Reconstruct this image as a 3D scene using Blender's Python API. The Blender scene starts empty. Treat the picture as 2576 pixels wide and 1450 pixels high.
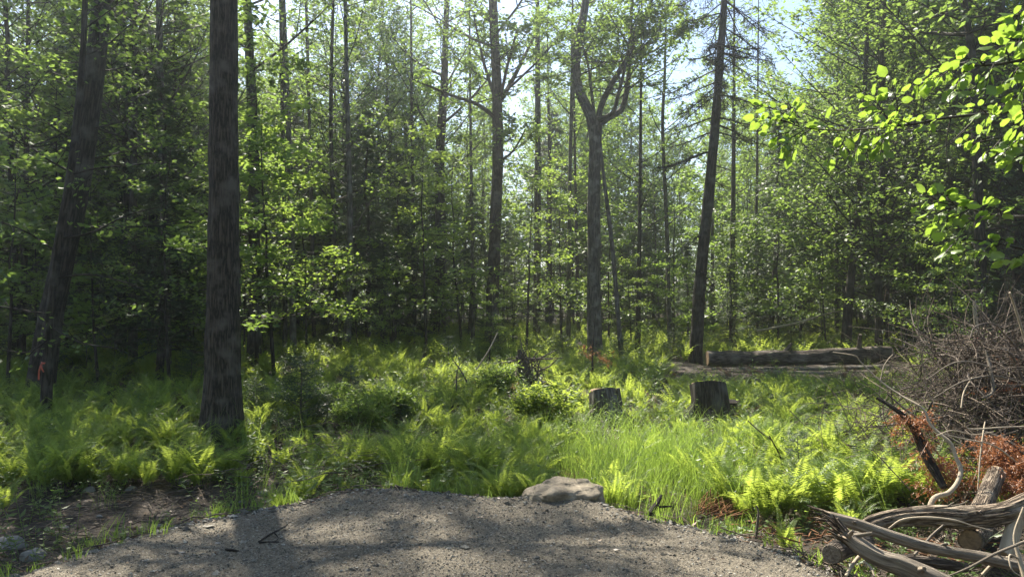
import bpy, bmesh, math, random
import numpy as np
from mathutils import Vector, noise as mnoise

random.seed(11)
rng = np.random.default_rng(11)
R = math.radians
COL = bpy.context.scene.collection
CAMZ, F0, CX, CY = 1.6, 1874.0, 1288.0, 725.0      # eye height; focal length and centre in photo pixels (2576 wide)
SUN_AZ, SUN_EL = R(-24), R(50)                     # sun ahead and to the left
HAZE = .0031  # density of the haze volume added for the glare veil
SUNH = np.array([math.sin(SUN_AZ), math.cos(SUN_AZ)])

# ------------------------------------------------------------------ helpers
def nrm(a):
    a = np.asarray(a, float)
    return a / np.maximum(np.linalg.norm(a, axis=-1, keepdims=True), 1e-9)

def _h(ix, iy, seed):
    v = np.sin(ix * 127.1 + iy * 311.7 + seed * 74.7) * 43758.5453
    return v - np.floor(v)

def vnoise(x, y, seed=0, px=None):
    x = np.asarray(x, float); y = np.asarray(y, float)
    ix = np.floor(x); iy = np.floor(y); fx = x - ix; fy = y - iy
    fx = fx * fx * (3 - 2 * fx); fy = fy * fy * (3 - 2 * fy)
    jx = ix + 1
    if px: ix = ix % px; jx = jx % px
    a = _h(ix, iy, seed); b = _h(jx, iy, seed); c = _h(ix, iy + 1, seed); d = _h(jx, iy + 1, seed)
    return (a * (1 - fx) + b * fx) * (1 - fy) + (c * (1 - fx) + d * fx) * fy

def fbm(x, y, seed=0, o=3):
    s = 0; a = .5
    for k in range(o):
        s = s + a * (vnoise(x * 2 ** k, y * 2 ** k, seed + k * 7) - .5); a *= .5
    return s

def sstep(a, b, x):
    t = np.clip((x - a) / (b - a), 0, 1)
    return t * t * (3 - 2 * t)

class MB:
    """collects verts, faces, a bark coordinate and a random value per vertex; builds ONE mesh object"""
    def __init__(s): s.V = []; s.Q = []; s.T = []; s.B = []; s.R = []; s.n = 0
    def add(s, V, F, bk=None, rnd=0.5):
        V = np.asarray(V, float).reshape(-1, 3); F = np.asarray(F, int)
        if len(V) == 0: return
        s.V.append(V); s.B.append(V if bk is None else np.asarray(bk, float).reshape(-1, 3))
        s.R.append(np.broadcast_to(np.asarray(rnd, float), (len(V),)))
        (s.Q if F.shape[1] == 4 else s.T).append(F + s.n); s.n += len(V)
    def arrays(s):
        return (np.concatenate(s.V), np.concatenate(s.Q) if s.Q else np.zeros((0, 4), int),
                np.concatenate(s.T) if s.T else np.zeros((0, 3), int), np.concatenate(s.B), np.concatenate(s.R))
    def mesh(s, name, mats, smooth=True):
        V, Q, T, B, Rr = s.arrays()
        me = bpy.data.meshes.new(name)
        nq, nt = len(Q), len(T)
        me.vertices.add(len(V)); me.vertices.foreach_set('co', V.astype('f').ravel())
        me.loops.add(nq * 4 + nt * 3); me.loops.foreach_set('vertex_index', np.concatenate([Q.ravel(), T.ravel()]).astype('i'))
        me.polygons.add(nq + nt)
        st = np.concatenate([np.arange(nq) * 4, nq * 4 + np.arange(nt) * 3]).astype('i')
        me.polygons.foreach_set('loop_start', st)
        me.polygons.foreach_set('use_smooth', np.full(nq + nt, bool(smooth)))
        a = me.attributes.new('bk', 'FLOAT_VECTOR', 'POINT'); a.data.foreach_set('vector', B.astype('f').ravel())
        a = me.attributes.new('rnd', 'FLOAT', 'POINT'); a.data.foreach_set('value', Rr.astype('f'))
        for m in (mats if isinstance(mats, (list, tuple)) else [mats]): me.materials.append(m)
        me.update(calc_edges=True)
        return me
    def build(s, name, mat, parent=None, smooth=True):
        o = bpy.data.objects.new(name, s.mesh(name, mat, smooth)); COL.objects.link(o)
        if parent is not None: o.parent = parent
        return o

def tag(o, label=None, cat=None, group=None, kind=None):
    for k, v in (('label', label), ('category', cat), ('group', group), ('kind', kind)):
        if v: o[k] = v
    return o

def empty(name, loc=(0, 0, 0), rz=0.0):
    o = bpy.data.objects.new(name, None); COL.objects.link(o)
    o.location = loc; o.rotation_euler = (0, 0, rz); o.empty_display_size = .2
    return o

def copy_tree(o, parent=None):
    c = o.copy(); COL.objects.link(c)
    if parent is not None: c.parent = parent
    for ch in list(o.children): copy_tree(ch, c)
    return c

def tube(mb, pts, rad, sides=6, rnd=.5, furrow=0.0, fk=12, fl=1.2, seed=0, lump=0.0, cap=True, v0=0.0):
    P = np.asarray(pts, float); n = len(P); rad = np.broadcast_to(np.asarray(rad, float), (n,))
    T = np.gradient(P, axis=0) if n > 2 else np.repeat((P[1] - P[0])[None], n, 0)
    T = nrm(T); m = nrm(P[-1] - P[0])
    ref = np.array([1., 0, 0]) if abs(m[0]) < .8 else np.array([0, 0, 1.])
    U = nrm(np.cross(T, ref)); W = np.cross(T, U)
    th = np.arange(sides) / sides * 2 * math.pi
    L = np.concatenate([[0], np.cumsum(np.linalg.norm(np.diff(P, axis=0), axis=1))]) + v0
    rr = np.repeat(rad[:, None], sides, 1)
    if furrow:
        g = vnoise(np.repeat((th / (2 * math.pi) * fk)[None], n, 0), np.repeat((L * fl)[:, None], sides, 1), seed, px=fk)
        rr = rr * (1 + furrow * (g - .5) * 2)
    if lump:
        g = vnoise(np.repeat((th / (2 * math.pi) * 3)[None], n, 0), np.repeat((L * 3.1)[:, None], sides, 1), seed + 5, px=3)
        rr = rr * (1 + lump * (g - .5) * 2)
    c, s = np.cos(th), np.sin(th)
    V = P[:, None] + rr[..., None] * (c[None, :, None] * U[:, None] + s[None, :, None] * W[:, None])
    r0 = max(float(rad.mean()), .004)
    bk = np.stack([np.repeat((c * r0)[None], n, 0), np.repeat((s * r0)[None], n, 0), np.repeat(L[:, None], sides, 1)], -1)
    i = np.arange(n - 1)[:, None] * sides; j = np.arange(sides)[None]; k = (j + 1) % sides
    Fq = np.stack([i + j, i + k, i + k + sides, i + j + sides], -1).reshape(-1, 4)
    mb.add(V, Fq, bk, rnd)
    if cap:
        for e in (0, n - 1):
            Vc = np.concatenate([V[e], P[e][None]]); bc = np.concatenate([bk[e], [[0, 0, L[e]]]])
            f = np.stack([np.arange(sides), (np.arange(sides) + 1) % sides, np.full(sides, sides)], -1)
            mb.add(Vc, f if e else f[:, ::-1], bc, rnd)

def smooth_path(pts, n):
    """Catmull-Rom resample of points of any dimension"""
    P = np.asarray(pts, float)
    if len(P) < 3:
        t = np.linspace(0, 1, n)[:, None]; return P[0] * (1 - t) + P[-1] * t
    Q = np.concatenate([[2 * P[0] - P[1]], P, [2 * P[-1] - P[-2]]]); out = []
    for u in np.linspace(0, len(P) - 1 - 1e-6, n):
        i = int(u); t = u - i; a, b, c, d = Q[i:i + 4]
        out.append(.5 * (2 * b + (c - a) * t + (2 * a - 5 * b + 4 * c - d) * t * t + (3 * b - a - 3 * c + d) * t ** 3))
    return np.array(out)

class Leaves:
    def __init__(s): s.P = []; s.D = []; s.N = []; s.S = []; s.R = []
    def add(s, P, D, N, S, Rn):
        s.P.append(P); s.D.append(D); s.N.append(N); s.S.append(np.broadcast_to(S, (len(P),))); s.R.append(np.broadcast_to(Rn, (len(P),)))
    def emit(s, mb, wr=.55, shape='diamond', fold=.18):
        if not s.P: return
        P = np.concatenate(s.P); D = nrm(np.concatenate(s.D)); N = np.concatenate(s.N); S = np.concatenate(s.S)[:, None]; Rn = np.concatenate(s.R)
        W = nrm(np.cross(D, N)); N = np.cross(W, D); n = len(P)
        if shape == 'diamond':
            V = np.stack([P, P + S * (.42 * D + wr * .5 * W - fold * .5 * N), P + S * D - S * .12 * N, P + S * (.42 * D - wr * .5 * W - fold * .5 * N)], 1)
            b = np.arange(n)[:, None] * 4
            mb.add(V, np.concatenate([b + [0, 1, 2], b + [0, 2, 3]]), rnd=np.repeat(Rn, 4))
        else:                                   # ovate leaf with midrib: 9 verts
            k = [(0, 0, 0), (.45, 0, .03), (1, 0, -.14), (.22, .40, -.3), (.55, .46, -.3), (.84, .2, -.3), (.22, -.40, -.3), (.55, -.46, -.3), (.84, -.2, -.3)]
            V = np.stack([P + S * (a * D + w * wr * W + (z * fold * 2 * abs(w) * 2 if w else z) * N) for a, w, z in k], 1)
            b = np.arange(n)[:, None] * 9
            mb.add(V, np.concatenate([b + f for f in ([0, 3, 1], [3, 4, 1], [4, 5, 1], [5, 2, 1], [0, 1, 6], [6, 1, 7], [7, 1, 8], [8, 1, 2])]), rnd=np.clip(np.repeat(Rn, 9) + np.tile([.35, .3, .15, -.1, -.1, -.05, -.1, -.1, -.05], n), 0, 1))

def twig_leaves(Lv, A, B, k, size, up=1.0, jit=.5, off=.05, droop=.2, r0=None):
    """k leaves along every twig A->B, alternate sides"""
    A = np.asarray(A, float); B = np.asarray(B, float); m = len(A)
    if m == 0: return
    d = B - A
    t = (np.arange(k)[None] + rng.uniform(0, 1, (m, k))) / k * .95 + .08
    P = A[:, None] + d[:, None] * t[..., None] + rng.normal(0, off, (m, k, 3))
    dn = nrm(d)[:, None]
    side = nrm(np.cross(dn, [0, 0, 1.])) * np.where(np.arange(k) % 2, 1, -1)[None, :, None]
    D = dn * .6 + side * .9 + rng.normal(0, jit * .7, (m, k, 3)); D[..., 2] -= droop
    N = rng.normal(0, jit, (m, k, 3)); N[..., 2] += up; N[..., :2] += SUNH * .45 * up
    S = size * rng.uniform(.65, 1.25, (m, k))
    rb = rng.uniform(0, 1, (m, 1)) if r0 is None else np.full((m, 1), r0)
    Rn = np.clip(rb * .6 + rng.uniform(0, .4, (m, k)), 0, 1)
    Lv.add(P.reshape(-1, 3), D.reshape(-1, 3), nrm(N.reshape(-1, 3)), S.ravel(), Rn.ravel())

def path_at(P, t):
    u = t * (len(P) - 1); i = min(int(u), len(P) - 2); f = u - i
    return P[i] * (1 - f) + P[i + 1] * f

def grow(mb, Lv, path, rad, t0, t1, n, length, elev=(25, 55), nsec=7, k=10, size=.1, flat=.35, curve=.15,
         secl=.38, bare=.25, droop=.2, up=1.0, az=None, off=.05, prof=None, sides=4, sweep=1.0, thick=.35):
    """boughs with side twigs and leaves along a stem"""
    path = np.asarray(path, float); rad = np.asarray(rad, float)
    A = []; B = []
    for i in range(n):
        f = (i + rng.uniform(0, 1)) / n; t = t0 + (t1 - t0) * f
        p = path_at(path, t); r = float(np.interp(t * (len(rad) - 1), np.arange(len(rad)), rad))
        a = (i * 2.39996 + rng.uniform(-.5, .5)) if az is None else rng.uniform(*az)
        e = R(rng.uniform(*elev)); w = prof(f) if prof else (1 - .65 * f)
        L = length * w * rng.uniform(.7, 1.15)
        d = np.array([math.cos(a) * math.cos(e), math.sin(a) * math.cos(e), math.sin(e)])
        s = np.linspace(0, 1, 6)[:, None]
        bend = rng.normal(0, .08, 3); bend[2] = curve
        pts = p + d * L * s + bend * L * s * s * 1.0 + np.sin(s * 5 + i) * L * .02
        br = max(min(r * thick, L * .014), .004)
        tube(mb, pts, np.linspace(br, br * .25, 6), sides, cap=False)
        sg = rng.uniform(bare, 1, nsec); sg.sort()
        for q, u in enumerate(sg):
            a0 = path_at(pts, u); l2 = L * secl * (1.15 - u) * rng.uniform(.6, 1.3) * sweep + .12
            hd = nrm(path_at(pts, min(u + .1, 1)) - path_at(pts, max(u - .1, 0)))
            sd = nrm(np.cross(hd, [0, 0, 1.])) * (1 if q % 2 else -1)
            d2 = nrm(hd * .7 + sd * rng.uniform(.5, 1.1) + np.array([0, 0, 1.]) * rng.normal(0.05, flat))
            b0 = a0 + d2 * l2; A.append(a0); B.append(b0)
            if l2 > .25: tube(mb, [a0, (a0 + b0) / 2 + rng.normal(0, .02, 3) , b0], [br * .4, br * .3, br * .12], 3, cap=False)
        A.append(path_at(pts, .75)); B.append(pts[-1] + d * .1)
    twig_leaves(Lv, A, B, k, size, up=up, off=off, droop=droop)

# ------------------------------------------------------------------ terrain
EDGE = [(0, 1446), (60, 1442), (150, 1402), (300, 1358), (400, 1330), (500, 1303), (600, 1288), (700, 1270), (790, 1250), (850, 1234),
        (900, 1224), (1000, 1225), (1100, 1232), (1200, 1240), (1320, 1252), (1400, 1252), (1490, 1262), (1560, 1276), (1620, 1295),
        (1700, 1313), (1760, 1326), (1850, 1346), (1950, 1375), (2050, 1412), (2100, 1446)]
_ex = []; _ey = []
for X, Y in EDGE:
    D = CAMZ * F0 / (Y - CY); _ex.append((X - CX) / F0 * D); _ey.append(D)
_ex = np.array([-9, -4.6] + _ex + [3.2, 8]); _ey = np.array([-3, 2.6] + _ey + [1.6, -4])

def edge_y(x): return np.interp(x, _ex, _ey) + .10 * fbm(np.asarray(x) * 3.3, np.asarray(x) * 0 + 2, 3)

def sdist(x, y):
    s = y - edge_y(x)
    slope = (edge_y(np.asarray(x) + .1) - edge_y(np.asarray(x) - .1)) / .2
    return s / np.sqrt(1 + slope ** 2)

def height(x, y):
    x = np.asarray(x, float); y = np.asarray(y, float)
    s = sdist(x, y)
    ditch = -.34 * sstep(-.12, .75, s) + .14 * sstep(1.5, 4.5, s)
    b = .16 * fbm(x * .8, y * .8, 4) + .07 * fbm(x * 3, y * 3, 9)
    far = .5 * fbm(x * .09, y * .09, 21) * sstep(12, 30, np.hypot(x, y))
    return ditch + b * sstep(0, .8, s) + far - .05 * (1 - sstep(-.3, .0, s))

def gz(x, y): return float(height(np.array([x]), np.array([y]))[0])

def gp(X, Y):
    """ground point seen at a photo pixel"""
    kx = (X - CX) / F0; kz = (Y - CY) / F0
    D = np.arange(2.5, 90, .02); z = CAMZ - kz * D; h = height(kx * D, D)
    i = int(np.argmax(z < h)) if (z < h).any() else len(D) - 1
    return np.array([kx * D[i], D[i], h[i]])

def sp(X, Y, D): return np.array([(X - CX) / F0 * D, D, CAMZ - (Y - CY) / F0 * D])
def scr(P):
    P = np.asarray(P, float); return CX + P[..., 0] / P[..., 1] * F0, CY + (CAMZ - P[..., 2]) / P[..., 1] * F0

# ------------------------------------------------------------------ materials
def new_mat(name):
    m = bpy.data.materials.new(name); m.use_nodes = True; nt = m.node_tree; nt.nodes.clear()
    return m, nt, nt.nodes.new, nt.links.new

def ramp(nt, stops, src=None):
    r = nt.nodes.new('ShaderNodeValToRGB'); e = r.color_ramp.elements
    while len(e) < len(stops): e.new(.5)
    for q, (p, c) in zip(e, stops): q.position = p; q.color = (*c, 1)
    if src is not None: nt.links.new(src, r.inputs[0])
    return r

def leaf_mat(name, dark, light, trans, gloss=.035, rough=.45, mixt=.5):
    m, nt, N, Lk = new_mat(name)
    at = N('ShaderNodeAttribute'); at.attribute_name = 'rnd'
    oi = N('ShaderNodeObjectInfo')
    ad = N('ShaderNodeMath'); ad.operation = 'MULTIPLY_ADD'; Lk(oi.outputs['Random'], ad.inputs[0]); ad.inputs[1].default_value = .35; Lk(at.outputs['Fac'], ad.inputs[2])
    sc = N('ShaderNodeMath'); sc.operation = 'MULTIPLY'; Lk(ad.outputs[0], sc.inputs[0]); sc.inputs[1].default_value = .78
    r1 = ramp(nt, [(0, dark), (1, light)], sc.outputs[0])
    lo = tuple(c * .62 for c in trans)
    r2 = ramp(nt, [(0, lo), (1, trans)], sc.outputs[0])
    d = N('ShaderNodeBsdfDiffuse'); Lk(r1.outputs[0], d.inputs[0])
    t = N('ShaderNodeBsdfTranslucent'); Lk(r2.outputs[0], t.inputs[0])
    mx = N('ShaderNodeMixShader'); mx.inputs[0].default_value = mixt; Lk(d.outputs[0], mx.inputs[1]); Lk(t.outputs[0], mx.inputs[2])
    g = N('ShaderNodeBsdfGlossy'); g.inputs['Roughness'].default_value = rough; g.inputs['Color'].default_value = (1, 1, 1, 1)
    m2 = N('ShaderNodeMixShader'); m2.inputs[0].default_value = gloss; Lk(mx.outputs[0], m2.inputs[1]); Lk(g.outputs[0], m2.inputs[2])
    o = N('ShaderNodeOutputMaterial'); Lk(m2.outputs[0], o.inputs[0])
    return m

def bark_mat(name, c1, c2, c3=None, scale=14, stretch=.18, bump=.6, rough=.85, patch=2.5, plates=0):
    m, nt, N, Lk = new_mat(name)
    at = N('ShaderNodeAttribute'); at.attribute_name = 'bk'
    mp = N('ShaderNodeMapping'); mp.inputs['Scale'].default_value = (1, 1, stretch); Lk(at.outputs['Vector'], mp.inputs[0])
    n1 = N('ShaderNodeTexNoise'); n1.inputs['Scale'].default_value = scale; n1.inputs['Detail'].default_value = 5; n1.inputs['Roughness'].default_value = .65; Lk(mp.outputs[0], n1.inputs[0])
    n1.inputs['Distortion'].default_value = .6
    hsrc = n1.outputs[0]
    if plates:
        mp2 = N('ShaderNodeMapping'); mp2.inputs['Scale'].default_value = (plates, plates, plates * .09); Lk(at.outputs['Vector'], mp2.inputs[0])
        nd = N('ShaderNodeTexNoise'); nd.inputs['Scale'].default_value = 1.3; nd.inputs['Detail'].default_value = 4; Lk(mp2.outputs[0], nd.inputs[0])
        va = N('ShaderNodeVectorMath'); va.operation = 'MULTIPLY_ADD'; Lk(nd.outputs['Color'], va.inputs[0]); va.inputs[1].default_value = (1.1,) * 3; Lk(mp2.outputs[0], va.inputs[2])
        vo = N('ShaderNodeTexVoronoi'); vo.feature = 'DISTANCE_TO_EDGE'; vo.inputs['Scale'].default_value = 1; Lk(va.outputs[0], vo.inputs[0])
        mr = N('ShaderNodeMapRange'); mr.inputs[1].default_value = .0; mr.inputs[2].default_value = .4; Lk(vo.outputs[0], mr.inputs[0])
        mu = N('ShaderNodeMath'); mu.operation = 'MULTIPLY_ADD'; Lk(mr.outputs[0], mu.inputs[0]); mu.inputs[1].default_value = .55
        mh = N('ShaderNodeMath'); mh.operation = 'MULTIPLY'; Lk(n1.outputs[0], mh.inputs[0]); mh.inputs[1].default_value = .55; Lk(mh.outputs[0], mu.inputs[2]); hsrc = mu.outputs[0]
    r1 = ramp(nt, [(.32, c1), (.66, c2)], hsrc)
    n2 = N('ShaderNodeTexNoise'); n2.inputs['Scale'].default_value = patch; n2.inputs['Detail'].default_value = 4; Lk(at.outputs['Vector'], n2.inputs[0])
    r2 = ramp(nt, [(.5, (0, 0, 0)), (.68, (1, 1, 1))], n2.outputs[0])
    mx = N('ShaderNodeMix'); mx.data_type = 'RGBA'; Lk(r2.outputs[0], mx.inputs[0]); Lk(r1.outputs[0], mx.inputs[6]); mx.inputs[7].default_value = (*(c3 or c2), 1)
    ar = N('ShaderNodeAttribute'); ar.attribute_name = 'rnd'; rv = ramp(nt, [(0, (.45, .42, .4)), (.5, (1, 1, 1)), (1, (1.5, 1.4, 1.25))], ar.outputs['Fac'])
    mv = N('ShaderNodeMix'); mv.data_type = 'RGBA'; mv.blend_type = 'MULTIPLY'; mv.inputs[0].default_value = 1; Lk(mx.outputs[2], mv.inputs[6]); Lk(rv.outputs[0], mv.inputs[7]); mx = mv
    b = N('ShaderNodeBump'); b.inputs['Strength'].default_value = bump; b.inputs['Distance'].default_value = .02; Lk(hsrc, b.inputs['Height'])
    p = N('ShaderNodeBsdfPrincipled'); Lk(mx.outputs[2], p.inputs['Base Color']); p.inputs['Roughness'].default_value = rough; Lk(b.outputs[0], p.inputs['Normal'])
    p.inputs['Specular IOR Level'].default_value = .25
    o = N('ShaderNodeOutputMaterial'); Lk(p.outputs[0], o.inputs[0])
    return m

def rock_mat(name, c1, c2, sc=6, byrnd=False):
    m, nt, N, Lk = new_mat(name)
    tc = N('ShaderNodeTexCoord')
    n1 = N('ShaderNodeTexNoise'); n1.inputs['Scale'].default_value = sc; n1.inputs['Detail'].default_value = 8; n1.inputs['Roughness'].default_value = .7; Lk(tc.outputs['Object'], n1.inputs[0])
    src = n1.outputs[0]
    if byrnd:
        at = N('ShaderNodeAttribute'); at.attribute_name = 'rnd'; src = at.outputs['Fac']
    r1 = ramp(nt, [(.1 if byrnd else .3, c1), (1 if byrnd else .7, c2)], src)
    b = N('ShaderNodeBump'); b.inputs['Strength'].default_value = .5; b.inputs['Distance'].default_value = .015; Lk(n1.outputs[0], b.inputs['Height'])
    p = N('ShaderNodeBsdfPrincipled'); Lk(r1.outputs[0], p.inputs['Base Color']); p.inputs['Roughness'].default_value = .85; Lk(b.outputs[0], p.inputs['Normal'])
    p.inputs['Specular IOR Level'].default_value = .3
    o = N('ShaderNodeOutputMaterial'); Lk(p.outputs[0], o.inputs[0])
    return m

def ground_mat():
    m, nt, N, Lk = new_mat('forest_soil')
    tc = N('ShaderNodeTexCoord')
    n1 = N('ShaderNodeTexNoise'); n1.inputs['Scale'].default_value = 2.2; n1.inputs['Detail'].default_value = 9; n1.inputs['Roughness'].default_value = .68; Lk(tc.outputs['Object'], n1.inputs[0])
    r1 = ramp(nt, [(.3, (.013, .0095, .0065)), (.52, (.034, .025, .017)), (.7, (.075, .056, .038))], n1.outputs[0])
    n2 = N('ShaderNodeTexVoronoi'); n2.inputs['Scale'].default_value = 38; Lk(tc.outputs['Object'], n2.inputs[0])
    r2 = ramp(nt, [(0, (.5, .5, .5)), (1, (1.6, 1.45, 1.2))], n2.outputs['Color'])
    mx = N('ShaderNodeMix'); mx.data_type = 'RGBA'; mx.blend_type = 'MULTIPLY'; mx.inputs[0].default_value = 1; Lk(r1.outputs[0], mx.inputs[6]); Lk(r2.outputs[0], mx.inputs[7])
    n3 = N('ShaderNodeTexNoise'); n3.inputs['Scale'].default_value = 30; n3.inputs['Detail'].default_value = 6; Lk(tc.outputs['Object'], n3.inputs[0])
    b = N('ShaderNodeBump'); b.inputs['Strength'].default_value = .9; b.inputs['Distance'].default_value = .03; Lk(n3.outputs[0], b.inputs['Height'])
    p = N('ShaderNodeBsdfPrincipled'); Lk(mx.outputs[2], p.inputs['Base Color']); p.inputs['Roughness'].default_value = .9; Lk(b.outputs[0], p.inputs['Normal'])
    o = N('ShaderNodeOutputMaterial'); Lk(p.outputs[0], o.inputs[0])
    return m

def gravel_mat():
    m, nt, N, Lk = new_mat('crushed_gravel')
    tc = N('ShaderNodeTexCoord')
    v = N('ShaderNodeTexVoronoi'); v.inputs['Scale'].default_value = 95; Lk(tc.outputs['Object'], v.inputs[0])
    v2 = N('ShaderNodeTexVoronoi'); v2.inputs['Scale'].default_value = 210; Lk(tc.outputs['Object'], v2.inputs[0])
    r = ramp(nt, [(0, (.09, .078, .06)), (.5, (.195, .17, .133)), (.86, (.285, .252, .2)), (1, (.44, .4, .34))], v.outputs['Color'])
    n = N('ShaderNodeTexNoise'); n.inputs['Scale'].default_value = 1.6; n.inputs['Detail'].default_value = 6; Lk(tc.outputs['Object'], n.inputs[0])
    r2 = ramp(nt, [(.3, (.78, .76, .72)), (.7, (1.15, 1.12, 1.05))], n.outputs[0])
    mx = N('ShaderNodeMix'); mx.data_type = 'RGBA'; mx.blend_type = 'MULTIPLY'; mx.inputs[0].default_value = 1; Lk(r.outputs[0], mx.inputs[6]); Lk(r2.outputs[0], mx.inputs[7])
    ad = N('ShaderNodeMath'); ad.operation = 'ADD'; Lk(v.outputs['Distance'], ad.inputs[0]); Lk(v2.outputs['Distance'], ad.inputs[1])
    b = N('ShaderNodeBump'); b.invert = True; b.inputs['Strength'].default_value = .9; b.inputs['Distance'].default_value = .012; Lk(ad.outputs[0], b.inputs['Height'])
    p = N('ShaderNodeBsdfPrincipled'); Lk(mx.outputs[2], p.inputs['Base Color']); p.inputs['Roughness'].default_value = .85; Lk(b.outputs[0], p.inputs['Normal'])
    p.inputs['Specular IOR Level'].default_value = .3
    o = N('ShaderNodeOutputMaterial'); Lk(p.outputs[0], o.inputs[0])
    return m

def plain_mat(name, c, rough=.7):
    m, nt, N, Lk = new_mat(name)
    at = N('ShaderNodeTexCoord'); n = N('ShaderNodeTexNoise'); n.inputs['Scale'].default_value = 25; n.inputs['Detail'].default_value = 5; Lk(at.outputs['Object'], n.inputs[0])
    r = ramp(nt, [(.3, tuple(x * .6 for x in c)), (.7, tuple(min(1, x * 1.25) for x in c))], n.outputs[0])
    p = N('ShaderNodeBsdfPrincipled'); Lk(r.outputs[0], p.inputs['Base Color']); p.inputs['Roughness'].default_value = rough
    o = N('ShaderNodeOutputMaterial'); Lk(p.outputs[0], o.inputs[0])
    return m

M = dict(
    soil=ground_mat(), gravel=gravel_mat(),
    maple=leaf_mat('broadleaf', (.035, .075, .018), (.085, .14, .03), (.31, .46, .08)),
    bright=leaf_mat('young_leaf', (.05, .11, .02), (.12, .20, .03), (.42, .58, .09)),
    big=leaf_mat('basswood_leaf', (.06, .12, .015), (.11, .18, .02), (.40, .60, .07), gloss=.05),
    needle=leaf_mat('fir_needles', (.018, .04, .014), (.04, .075, .025), (.09, .15, .03), gloss=.05, mixt=.35),
    fern=leaf_mat('fern_frond', (.055, .11, .02), (.12, .18, .035), (.60, .74, .11), gloss=.02, rough=.5),
    grass=leaf_mat('grass_blade', (.055, .12, .02), (.12, .19, .03), (.42, .60, .09), gloss=.03),
    herb=leaf_mat('herb_leaf', (.045, .10, .02), (.10, .16, .035), (.36, .50, .09), gloss=.03),
    rust=leaf_mat('dead_cedar_foliage', (.12, .048, .02), (.36, .155, .065), (.42, .16, .055), gloss=.03, mixt=.4),
    litter=leaf_mat('dead_leaf', (.07, .045, .025), (.22, .14, .08), (.16, .09, .04), gloss=.04, mixt=.25),
    bark=bark_mat('furrowed_grey_bark', (.02, .016, .013), (.095, .075, .058), (.115, .10, .082), 70, .35, 1.0, patch=5, plates=42),
    bark_dark=bark_mat('dark_bark', (.012, .009, .007), (.065, .053, .043), (.09, .085, .072), 50, .3, .9, patch=4, plates=30),
    bark_grey=bark_mat('smooth_grey_bark', (.045, .038, .032), (.13, .115, .098), (.19, .18, .155), 45, .45, .5, patch=5, plates=26),
    log=bark_mat('log_bark', (.05, .035, .024), (.31, .245, .18), (.36, .30, .23), 80, .35, 1.0, patch=9, plates=60),
    log_dark=bark_mat('dark_log_bark', (.03, .023, .018), (.15, .122, .098), (.2, .17, .14), 60, .35, .9, patch=4, plates=40),
    grey_wood=bark_mat('weathered_wood', (.06, .047, .035), (.32, .27, .21), (.2, .17, .135), 70, .07, 1.0, patch=8),
    pale_wood=bark_mat('pale_peeled_wood', (.25, .20, .145), (.46, .39, .29), (.34, .27, .19), 22, .12, .3),
    cut=bark_mat('cut_wood', (.13, .085, .05), (.30, .21, .12), (.2, .14, .09), 30, 1, .3),
    twig=bark_mat('dry_twig', (.05, .038, .03), (.18, .15, .125), (.11, .085, .07), 30, .3, .3),
    splinter=bark_mat('reddish_splinters', (.10, .045, .022), (.30, .15, .075), (.2, .10, .05), 30, .2, .4),
    rock=rock_mat('fieldstone', (.13, .12, .105), (.33, .31, .28)),
    boulder=rock_mat('tan_boulder', (.10, .08, .055), (.36, .30, .22), 9),
    pebble=rock_mat('gravel_stone', (.085, .077, .065), (.42, .39, .33), 40, True),
    ribbon=plain_mat('orange_ribbon', (.55, .12, .08), .5),
)

# ------------------------------------------------------------------ ground and gravel
def axis(parts):
    out = []
    for a, b, st in parts: out += list(np.arange(a, b, st))
    return np.array(out + [parts[-1][1]])
xs = axis([(-300, -60, 20), (-60, -15, 1.5), (-15, -5, .25), (-5, 5, .07), (5, 15, .25), (15, 60, 1.5), (60, 300, 20)])
ys = axis([(-100, -12, 8), (-12, 2.5, .5), (2.5, 10, .07), (10, 20, .25), (20, 70, 1.5), (70, 400, 20)])
GX, GY = np.meshgrid(xs, ys)
mb = MB(); nx = len(xs)
ii = (np.arange(len(ys) - 1)[:, None] * nx + np.arange(nx - 1)[None]).ravel()
mb.add(np.stack([GX, GY, height(GX, GY)], -1), np.stack([ii, ii + 1, ii + nx + 1, ii + nx], -1))
tag(mb.build('ground', M['soil']), kind='structure')

# the gravel apron: a sheet of its own with a rounded, ragged shoulder
gx = axis([(-8, -3.6, .2), (-3.6, 2.6, .03), (2.6, 6, .2)])
tt = np.concatenate([np.linspace(0, .55, 14)[:-1], np.linspace(.55, 1, 110)])
GXX, TT = np.meshgrid(gx, tt)
ey = edge_y(GXX) + .10 * fbm(GXX * 7, GXX * 0, 31)
YY = -5 + (ey + .12 + 5) * TT
s = sdist(GXX, YY)
ZZ = .012 + .05 * fbm(GXX * .9, YY * .9, 41) + .018 * fbm(GXX * 5, YY * 5, 42) + .010 * (vnoise(GXX * 40, YY * 40, 43) - .5) - .14 * sstep(-.14, .16, s) - .05 * sstep(.05, .16, s)
ZZ += .06 * np.exp(-(((GXX - .40) / .36) ** 2 + ((YY - 5.5) / .3) ** 2))   # gravel banked against the boulder
def gravel_z(x, y):
    x = np.asarray(x, float); y = np.asarray(y, float); s = sdist(x, y)
    z = .012 + .05 * fbm(x * .9, y * .9, 41) + .018 * fbm(x * 5, y * 5, 42) - .14 * sstep(-.14, .16, s)
    return z + .06 * np.exp(-(((x - .40) / .36) ** 2 + ((y - 5.5) / .3) ** 2))
mb = MB(); n = len(gx)
ii = (np.arange(len(tt) - 1)[:, None] * n + np.arange(n - 1)[None]).ravel()
mb.add(np.stack([GXX, YY, ZZ], -1), np.stack([ii, ii + 1, ii + n + 1, ii + n], -1))
tag(mb.build('gravel_driveway', M['gravel']), kind='structure')

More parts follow.
